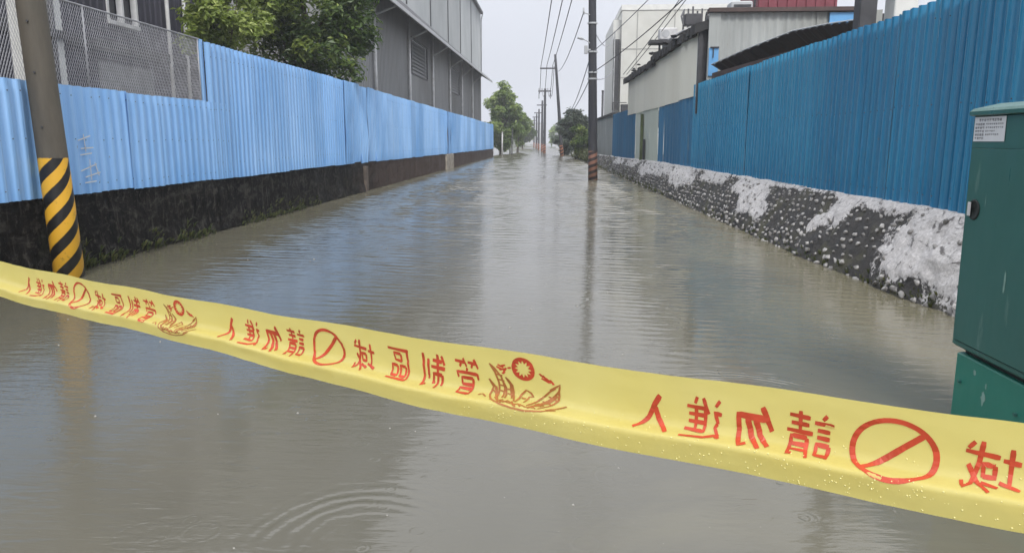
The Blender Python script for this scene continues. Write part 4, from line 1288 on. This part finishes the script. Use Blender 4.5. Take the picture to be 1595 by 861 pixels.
# ---------------------------------------------------------------- weeds along the walls
def blades(label, pts, mat='grass', seed=2):
    rnd = random.Random(seed); vs = []; fs = []; tone = []
    for (x, y, z, h, lean) in pts:
        for k in range(rnd.randint(4, 8)):
            a = rnd.uniform(0, 2 * pi); hh = h * rnd.uniform(0.5, 1.1); w_ = hh * 0.09
            dx, dy = cos(a) * hh * 0.45 + lean[0] * hh, sin(a) * hh * 0.45 + lean[1] * hh
            px, py = -sin(a) * w_, cos(a) * w_
            o = len(vs)
            vs += [(x - px, y - py, z), (x + px, y + py, z), (x + dx * 0.5 + px * .8, y + dy * 0.5 + py * .8, z + hh * 0.65), (x + dx * 0.5 - px * .8, y + dy * 0.5 - py * .8, z + hh * 0.65), (x + dx, y + dy, z + hh * 0.85)]
            fs += [(o, o + 1, o + 2, o + 3), (o + 3, o + 2, o + 4)]
            tone += [rnd.random()] * 5
    mb = MB(); mb.v = vs; mb.f = fs
    o = mb.build('weeds', mat)
    at_ = o.data.attributes.new('tone', 'FLOAT', 'POINT'); at_.data.foreach_set('value', tone)
    o['category'] = 'weeds'
    return kind(o, 'stuff', label)


rnd = random.Random(77)
pl = []
for k in range(420):
    y = 8.8 + 11 * rnd.random() ** 1.4
    if noise.noise(Vector((y * 1.2, 0.5, 0))) < -0.15: continue
    pl.append((-5.93 + rnd.uniform(0, 0.10), y, rnd.uniform(-0.02, 0.10) if rnd.random() < 0.8 else rnd.uniform(0.1, 0.3), rnd.uniform(0.04, 0.13), (0.5, 0)))
blades('green weeds and moss along the foot of the black wall', pl, seed=4)
pl = []
for k in range(900):
    y = 7.2 + 45 * rnd.random() ** 1.8
    t = rnd.random() ** 2.2 * 0.5 if rnd.random() < 0.75 else rnd.uniform(0.5, 1.0)
    if t > 0.14 and (y < 30 or noise.noise(Vector((y * 1.1, t * 2, 3))) < 0.0): continue
    p = emb_pt(y, t, emb_disp(y, t))
    pl.append((p.x, p.y, p.z, rnd.uniform(0.03, 0.08) if y < 22 else rnd.uniform(0.06, 0.16), (-0.35, 0)))
for k in range(260):
    y = 52 + 20 * rnd.random(); t = rnd.random()
    p = emb_pt(y, t, 0.02); pl.append((p.x, p.y, p.z, rnd.uniform(0.2, 0.5), (-0.3, 0)))
blades('small weeds growing between the stones of the embankment', pl, seed=6)

# ---------------------------------------------------------------- rain splashes
sp = MB(); rnd = random.Random(12)
for k in range(90):
    y = 2.6 + 16 * rnd.random() ** 1.7
    x = rnd.uniform(-5.6, 3.3)
    if x < -0.75 * y or x > 0.62 * y: continue
    r = rnd.uniform(0.003, 0.007) * (0.7 + y * 0.06)
    rings_ = [[(x + cos(a * pi / 4) * r * s_, y + sin(a * pi / 4) * r * s_, z) for a in range(8)] for s_, z in ((1.5, -0.002), (1.0, r * 0.45), (0.45, r * 0.9))]
    sp.loft(rings_, True)
s_o = sp.build('rain_splashes', 'foam', None, True)
s_o['category'] = 'splashes'
kind(s_o, 'stuff', 'tiny pale rain splashes dotting the flood water')

# ---------------------------------------------------------------- green cabinet
CX, CY = 2.288, 4.20
cb = thing('utility_cabinet', 'dark green roadside utility cabinet on a brighter green plinth', 'cabinet', (CX + 0.3, CY - 0.42, -0.4))
cb_w, cb_l = 0.60, 0.86
pln = MB().bbox((CX + 0.012, CY - cb_l + 0.02, -0.4), (CX + cb_w - 0.02, CY - 0.02, 0.425), 0.008).build('plinth', 'cab_low', cb)
MB().bbox((CX + 0.04, CY - cb_l + 0.05, 0.425), (CX + cb_w - 0.05, CY - 0.05, 0.462), 0.004).build('shadow_gap', 'cab_shade', cb)  # recessed strip, shade under the box put into its black colour
for dy in (0.09, 0.60):
    MB().tube([(CX + 0.013, CY - dy, 0.27), (CX - 0.004, CY - dy, 0.27)], 0.010, 8).build('bolt', 'cab', pln)


def lean(p):   # upper box tips slightly towards the road
    x, y, z = p; k = (z - 0.46)
    return (x - k * 0.009, y + k * 0.004, z)


def leanb(mb, name, mat, parent, smooth=False):
    mb.v = [lean(v) for v in mb.v]
    return mb.build(name, mat, parent, smooth)


body = leanb(MB().bbox((CX - 0.012, CY - cb_l, 0.462), (CX + cb_w, CY + 0.004, 1.735), 0.012), 'body', 'cab', cb)
# lid: low hipped cap with a lip
def rr(i, z, c=0.02):
    x0, x1, y0, y1 = CX - 0.034 + i, CX + cb_w + 0.02 - i, CY - cb_l - 0.02 + i, CY + 0.024 - i
    return [(x0 + c, y0, z), (x1 - c, y0, z), (x1, y0 + c, z), (x1, y1 - c, z), (x1 - c, y1, z), (x0 + c, y1, z), (x0, y1 - c, z), (x0, y0 + c, z)]
leanb(MB().loft([rr(0.012, 1.728), rr(0, 1.733), rr(0, 1.752), rr(0.012, 1.766), rr(0.10, 1.792), rr(0.2, 1.80)], True), 'lid', 'cab', cb, False)
# door: raised panel with seam, on the road side
door_ = leanb(MB().bbox((CX - 0.020, CY - cb_l + 0.03, 0.50), (CX - 0.0125, CY - 0.030, 1.56), 0.0035), 'door', 'cab', cb)
# latch: oval cup, black colour standing in for shade in the recess
oy, oz = CY - 0.105, 1.235
ringv = []
cup = MB()
n = 24
for r_, dx in ((1.0, -0.0205), (0.93, -0.026), (0.78, -0.026), (0.70, -0.021), (0.3, -0.0205)):
    ringv.append([(CX + dx, oy + cos(2 * pi * k / n) * 0.055 * r_, oz + sin(2 * pi * k / n) * 0.056 * r_) for k in range(n)])
cup.loft(ringv, True)
lt = leanb(cup, 'latch_cup', 'cab_shade', door_, True)
leanb(MB().bbox((CX - 0.033, oy + 0.018, oz - 0.036), (CX - 0.0265, oy + 0.046, oz + 0.038), 0.003), 'latch_glint', 'trim_white', door_)  # white piece painted in as the pale highlight inside the latch
M['scuff'] = plain('rubbed pale paint', (0.20, 0.33, 0.29, 1), 0.5, 0.3, 30)
def scuff(parent, cy, cz, ry, rz, dx, seed, ln):
    rs = random.Random(seed); mb = MB(); n_ = 16
    mb.v = [(CX + dx, cy + cos(2 * pi * k / n_) * ry * rs.uniform(0.5, 1.1), cz + sin(2 * pi * k / n_) * rz * rs.uniform(0.6, 1.1)) for k in range(n_)]
    mb.f = [tuple(range(n_))]
    if ln: mb.v = [lean(v) for v in mb.v]
    mb.build('scuff', 'scuff', parent)
scuff(pln, CY - 0.215, 0.36, 0.016, 0.020, 0.0105, 1, False)
scuff(pln, CY - 0.315, 0.25, 0.022, 0.045, 0.0105, 2, False)
scuff(pln, CY - 0.33, 0.32, 0.008, 0.02, 0.0105, 5, False)
scuff(door_, CY - 0.44, 0.90, 0.010, 0.07, -0.0215, 3, True)
scuff(door_, CY - 0.205, 1.29, 0.003, 0.04, -0.0215, 4, True)
# sticker with printed rows
stk = MB(); X_ = CX - 0.0145
stk.box((X_ - 0.0015, CY - 0.300, 1.595), (X_, CY - 0.022, 1.722))
sticker = leanb(stk, 'sticker', 'sticker', cb)
ink = MB(); rnd = random.Random(3); xi = X_ - 0.0022
def glyph(y, z, w_, h_):
    for q in range(rnd.randint(2, 3)):
        zz = z - h_ * (q + rnd.uniform(0.1, 0.4)) / 3; ink.quad((xi, y, zz), (xi, y - w_, zz), (xi, y - w_, zz - h_ * 0.13), (xi, y, zz - h_ * 0.13))
    for q in range(rnd.randint(1, 2)):
        yy = y - w_ * rnd.uniform(0.15, 0.8); ink.quad((xi, yy, z), (xi, yy - w_ * 0.14, z), (xi, yy - w_ * 0.14, z - h_), (xi, yy, z - h_))
for k in range(9): glyph(CY - 0.065 - k * 0.0225, 1.712, 0.018, 0.014)
for r_ in range(5):
    for k in range(4): glyph(CY - 0.034 - k * 0.0215, 1.690 - r_ * 0.018, 0.0180, 0.0125)
    for k in range((9, 9, 5, 7, 0)[r_]): glyph(CY - 0.130 - k * 0.0175, 1.689 - r_ * 0.018, 0.0125, 0.009)
leanb(ink, 'lettering', 'ink', sticker)

# ---------------------------------------------------------------- yellow tape
TL = Vector((-1.21, 1.53, 1.342)); TR = Vector((0.350, 0.540, 1.396))
TD = (TR - TL); TLEN = TD.length; TD.normalize()
AWAY = Vector((-TD.y, TD.x, 0)).normalized()     # horizontal, away from the camera
S0, S1 = -5.55, 6.55                              # tied to the fences on both sides, out of the picture


def sag(s):
    q = (s - 0.92) / 0.92
    near_ = -0.014 * (1 - min(1, q * q))
    return near_


def tape_profile(s):
    """list of (arc length, away, down) down the tape at position s"""
    fold = 0.040 + 0.008 * exp(-((s - 1.35) / 0.35) ** 2) + 0.002 * sin(s * 7.3)
    qq = max(0.0, min(1.0, s / 1.84))
    ang = radians(22 - 12 * qq)
    shelf = 0.013
    pts_ = [(0, 0, 0)]
    a = dwn = arc = 0.0
    def step(l, th):
        nonlocal a, dwn, arc
        a -= l * cos(th); dwn += l * sin(th); arc += l
        pts_.append((arc, a, dwn))
    lean_ = radians(97 + 5 * sin(s * 2.1))
    nup = 8
    for k in range(nup): step(fold / nup, lean_ + radians(10) * (0.5 - k / nup))
    for th in (82, 66, 50, 34): step(0.0028, radians(th))
    for k in range(3): step(shelf / 3, ang)
    for th in (40, 65, 85): step(0.002, radians(th))
    for k in range(4): step((0.016 + 0.004 * qq) / 4, radians(96 + 3 * k))
    return pts_


def tape_point(s, v, lift=0.0):
    pr = tape_profile(s)
    v = max(0.0, min(pr[-1][0], v))
    for (a0, x0, d0), (a1, x1, d1) in zip(pr, pr[1:]):
        if v <= a1 + 1e-9:
            k = (v - a0) / (a1 - a0); x = x0 + (x1 - x0) * k; d = d0 + (d1 - d0) * k
            tx, td_ = (x1 - x0), (d1 - d0); l_ = sqrt(tx * tx + td_ * td_)
            nx, nd = -td_ / l_, tx / l_      # normal towards the camera / up: (away, down)
            break
    x += lift * nx; d += lift * nd
    wr = 0.0016 * noise.noise(Vector((s * 16, v * 45, 0.3))) + 0.0009 * noise.noise(Vector((s * 46 + v * 300, v * 90, 2.3)))
    p = TL + TD * s + AWAY * (x + wr - 0.004 + 0.004 * sin(s * 3.1)) + Vector((0, 0, sag(s) - d + 0.0012 * sin(s * 23 + 1)))
    return p


tp = thing('barrier_tape', 'yellow plastic barrier tape with red lettering stretched across the foreground', 'tape', tuple(TL + TD * 0.92 - Vector((0, 0, 0.1))))
sl = [S0 + (S1 - S0) * 0 + k * 0.25 for k in range(int((-0.3 - S0) / 0.25))] + [-0.3 + k * 0.012 for k in range(int(2.7 / 0.012))] + [2.4 + k * 0.25 for k in range(int((S1 - 2.4) / 0.25) + 1)]
vs = []; fs = []
prn = len(tape_profile(0))
for s in sl:
    for (a, x, d) in tape_profile(s):
        vs.append(tuple(tape_point(s, a)))
for i in range(len(sl) - 1):
    for j in range(prn - 1):
        fs.append((i * prn + j, (i + 1) * prn + j, (i + 1) * prn + j + 1, i * prn + j + 1))
MB().add(vs, fs).build('band', 'tape', tp, True)

# printing: brush strokes on a 100 x 100 field, y down; the tape is seen from its back so the writing is mirrored
GL = {
 'enter': ['35,12 48,30 64,60 93,90', '50,33 38,58 8,90'],
 'advance': ['52,6 38,36', '46,26 46,72', '66,5 71,18', '46,26 90,24', '46,40 86,39', '46,54 86,53', '46,71 93,69', '68,24 68,70', '13,8 22,20', '8,34 24,32 16,50 22,60 9,78', '5,84 18,77 40,88 96,92'],
 'donot': ['34,8 12,50', '26,30 86,27 81,70 73,92 60,83', '48,32 36,60 13,84', '66,31 54,64 30,94'],
 'please': ['17,5 25,14', '3,22 41,20', '10,34 35,33', '10,46 35,45', '10,58 11,86', '10,58 35,57 34,83', '11,81 34,81', '50,14 92,12', '52,27 88,26', '44,41 97,40', '70,3 70,40', '55,50 54,72 47,95', '55,50 87,49 87,90 78,86', '56,63 85,63', '56,75 85,75'],
 'zone': ['5,34 33,32', '20,12 20,70', '3,76 36,66', '38,28 93,23', '44,42 44,63', '44,42 63,41 62,61', '45,60 62,60', '37,78 64,70', '66,5 70,40 80,75 92,88 95,70', '87,44 72,68 50,93', '79,7 89,18'],
 'area': ['8,10 92,8', '14,10 14,91', '14,90 94,89', '40,20 40,40', '40,20 68,19 67,39', '40,39 68,38', '25,52 25,80', '25,52 47,51 46,79', '25,79 47,78', '59,52 59,80', '59,52 82,51 81,79', '59,79 82,78'],
 'system': ['18,7 7,29', '16,22 53,20', '5,38 59,36', '16,54 16,82', '16,54 51,53 51,78 44,74', '33,4 33,96', '70,18 70,68', '89,5 89,92 77,83'],
 'manage': ['22,3 9,25', '18,14 45,12', '29,15 34,25', '62,3 51,23', '58,13 94,11', '71,14 77,25', '49,26 53,34', '13,37 11,52', '13,39 89,37 82,50', '30,50 30,95', '30,50 71,50 70,66', '31,66 70,66', '30,77 75,76 74,94', '31,93 74,93'],
}


def stroke_poly(pts_, w0, w1, n=7):
    """tapered brush stroke in 2-D: returns left/right point pairs"""
    P = []
    seg = [(Vector((a[0], a[1], 0)), Vector((c[0], c[1], 0))) for a, c in zip(pts_, pts_[1:])]
    for a, c in seg:
        m = max(2, int((c - a).length / 6))
        for k in range(m): P.append(a.lerp(c, k / m))
    P.append(seg[-1][1])
    out = []
    N_ = len(P)
    for i, p in enumerate(P):
        d = (P[min(i + 1, N_ - 1)] - P[max(0, i - 1)])
        if d.length < 1e-6: d = Vector((1, 0, 0))
        d.normalize(); nn = Vector((-d.y, d.x, 0))
        t_ = i / (N_ - 1)
        w_ = w0 + (w1 - w0) * t_
        if i == 0: w_ *= 0.75
        out.append((p + nn * w_ / 2, p - nn * w_ / 2))
    return out


LIFT = 0.0005
def print_stroke(mb, pairs, s_c, v_top, w_, h_, mirror, dl=0.0):
    o = len(mb.v)
    for a, c in pairs:
        for q in (a, c):
            u = (q.x - 50) / 100 * w_
            if mirror: u = -u
            mb.v.append(tuple(tape_point(s_c + u, v_top + q.y / 100 * h_, LIFT + dl)))
    for i in range(len(pairs) - 1):
        k = o + i * 2
        mb.f.append((k, k + 1, k + 3, k + 2))


def parse(s_):
    return [tuple(float(c) for c in p.split(',')) for p in s_.split()]


SEQ = ['enter', 'advance', 'donot', 'please', None, 'zone', 'area', 'system', 'manage']
OFF = [0, 0.054, 0.105, 0.156, 0.226, 0.298, 0.362, 0.420, 0.473, 0.553]
VT, CH, CW = 0.016, 0.052, 0.041
for start, sc_ in ((0.135, 1.0), (0.846, 1.0), (1.556, 0.93)):
    for gname, of in zip(SEQ, [o_ * sc_ for o_ in OFF]):
        if start + of > 1.95: continue
        mb = MB()
        if gname:
            wd = 12.5 if len(GL[gname]) < 5 else 10.0 if len(GL[gname]) < 10 else 8.6
            for q, s_ in enumerate(GL[gname]):
                print_stroke(mb, stroke_poly(parse(s_), wd * 1.1, wd * 0.75), start + of, VT, CW, CH, True, 0.00003 * (q % 4))
            mb.build('printed_character', 'print_red', tp)
        else:
            ring = [(50 + 48 * cos(a * 2 * pi / 40), 50 + 48 * sin(a * 2 * pi / 40)) for a in range(41)]
            pairs = []
            for a in range(49):
                an = 2 * pi * a / 48; ca, sa = cos(an), sin(an)
                pairs.append((Vector((50 + 50 * ca, 50 + 50 * sa, 0)), Vector((50 + 43 * ca, 50 + 43 * sa, 0))))
            print_stroke(mb, pairs, start + of, VT - 0.006, 0.066, 0.062, False)
            print_stroke(mb, stroke_poly([(83, 17), (17, 83)], 8, 8), start + of, VT - 0.006, 0.066, 0.062, False, 0.00004)
            mb.build('prohibition_symbol', 'print_red', tp)
# emblem: ray disc over a bird with raised wings and a leaf wreath
EM = ['2,18 10,34 14,52 16,80', '2,18 9,26 18,40 22,60 23,82', '9,36 20,38', '12,46 22,48', '14,56 23,58', '15,66 23,68', '26,42 33,54 36,72 42,86', '24,40 30,52 33,70 36,80',
      '0,48 6,62 4,78 10,90 20,98', '0,48 9,62 12,76 18,88', '44,88 46,68 52,58 58,62 62,68 57,70 55,84', '62,92 72,70 84,52 92,44', '66,94 78,76 88,62 94,52', '84,50 98,36 96,48 90,60', '96,48 96,64 88,80 78,94', '70,82 80,86', '76,72 90,76', '82,62 95,66',
      '88,92 98,84 108,72', '84,98 100,88', '10,92 26,100 46,103 64,103 84,98', '20,98 30,92 42,95 52,92 62,96 74,93', '14,84 20,92 28,88', '-10,86 -6,80 2,88', '18,44 24,60 27,82', '30,58 34,76', '27,70 34,72', '26,62 31,62', '10,60 14,78 22,94', '4,66 10,72', '72,86 84,74 94,58', '68,90 82,82', '74,78 70,88', '86,66 80,78', '92,58 86,70', '48,74 54,74', '30,96 34,88 40,92', '46,98 50,92 56,98', '66,98 70,90 76,96', '40,88 44,96 50,100', '24,90 28,98']
for se in (0.703, 1.400):
    mb = MB()
    for q, s_ in enumerate(EM): print_stroke(mb, stroke_poly(parse(s_), 3.2, 2.4), se, VT - 0.008, 0.098, 0.064, False, 0.00003 * (q % 4))
    em = mb.build('emblem', 'print_brown', tp)
    mb = MB(); pairs = []
    for a in range(49):
        an = 2 * pi * a / 48; ca, sa = cos(an), sin(an)
        ri = 0.74 if (a % 4) in (0,) else (0.44 if (a % 4) == 2 else 0.58)
        pairs.append((Vector((50 + 16 * ca, 19 + 22 * sa, 0)), Vector((50 + 16 * ri * ca, 19 + 22 * ri * sa, 0))))
    print_stroke(mb, pairs, se, VT - 0.008, 0.098, 0.064, False, 0.0001)
    for s_ in ('12,22 20,26', '14,18 22,22', '16,28 24,24', '22,30 26,22', '18,20 25,17', '28,22 33,20', '72,22 77,28', '76,24 81,32', '80,28 86,36', '85,30 90,38', '74,30 84,36', '20,34 24,30'):
        print_stroke(mb, stroke_poly(parse(s_), 3.6, 3.0), se, VT - 0.008, 0.098, 0.064, False, 0.00012)
    mb.build('ray_disc', 'print_red', em)
# water beads along the lower fold
bd = MB(); rnd = random.Random(9)
for k in range(300):
    s = 1.30 + 0.62 * rnd.random() ** 0.7
    L_ = tape_profile(s)[-1][0]
    v = L_ - rnd.uniform(0.002, 0.026) if rnd.random() < 0.8 else L_ - rnd.uniform(0.03, 0.05)
    r = rnd.uniform(0.0003, 0.0008)
    p = tape_point(s, v, 0.0001); p2 = tape_point(s, v, 0.001); nn = (p2 - p).normalized()
    u = TD; w_ = nn.cross(u).normalized()
    bd.loft([[p + (u * cos(a * pi / 3) + w_ * sin(a * pi / 3)) * r * q + nn * r * h_ for a in range(6)] for q, h_ in ((1, 0), (0.8, 0.5), (0.3, 0.8))], True)
kind(bd.build('water_beads', 'bead', tp, True), 'stuff')

# ---------------------------------------------------------------- wet air
hz = MB().box((-130, -62, -1.6), (130, 520, 26)).build('haze', 'soil')
hm = bpy.data.materials.new('rain haze')
hm.use_nodes = True
hm.node_tree.nodes.clear()
ho = hm.node_tree.nodes.new('ShaderNodeOutputMaterial')
hv = hm.node_tree.nodes.new('ShaderNodeVolumePrincipled')
hv.inputs['Color'].default_value = (0.93, 0.95, 1.0, 1)
hv.inputs['Density'].default_value = 0.0012
hv.inputs['Anisotropy'].default_value = 0.2
hm.node_tree.links.new(hv.outputs[0], ho.inputs['Volume'])
hz.data.materials.clear(); hz.data.materials.append(hm)
kind(hz, 'stuff', 'pale rain haze over the flooded road')
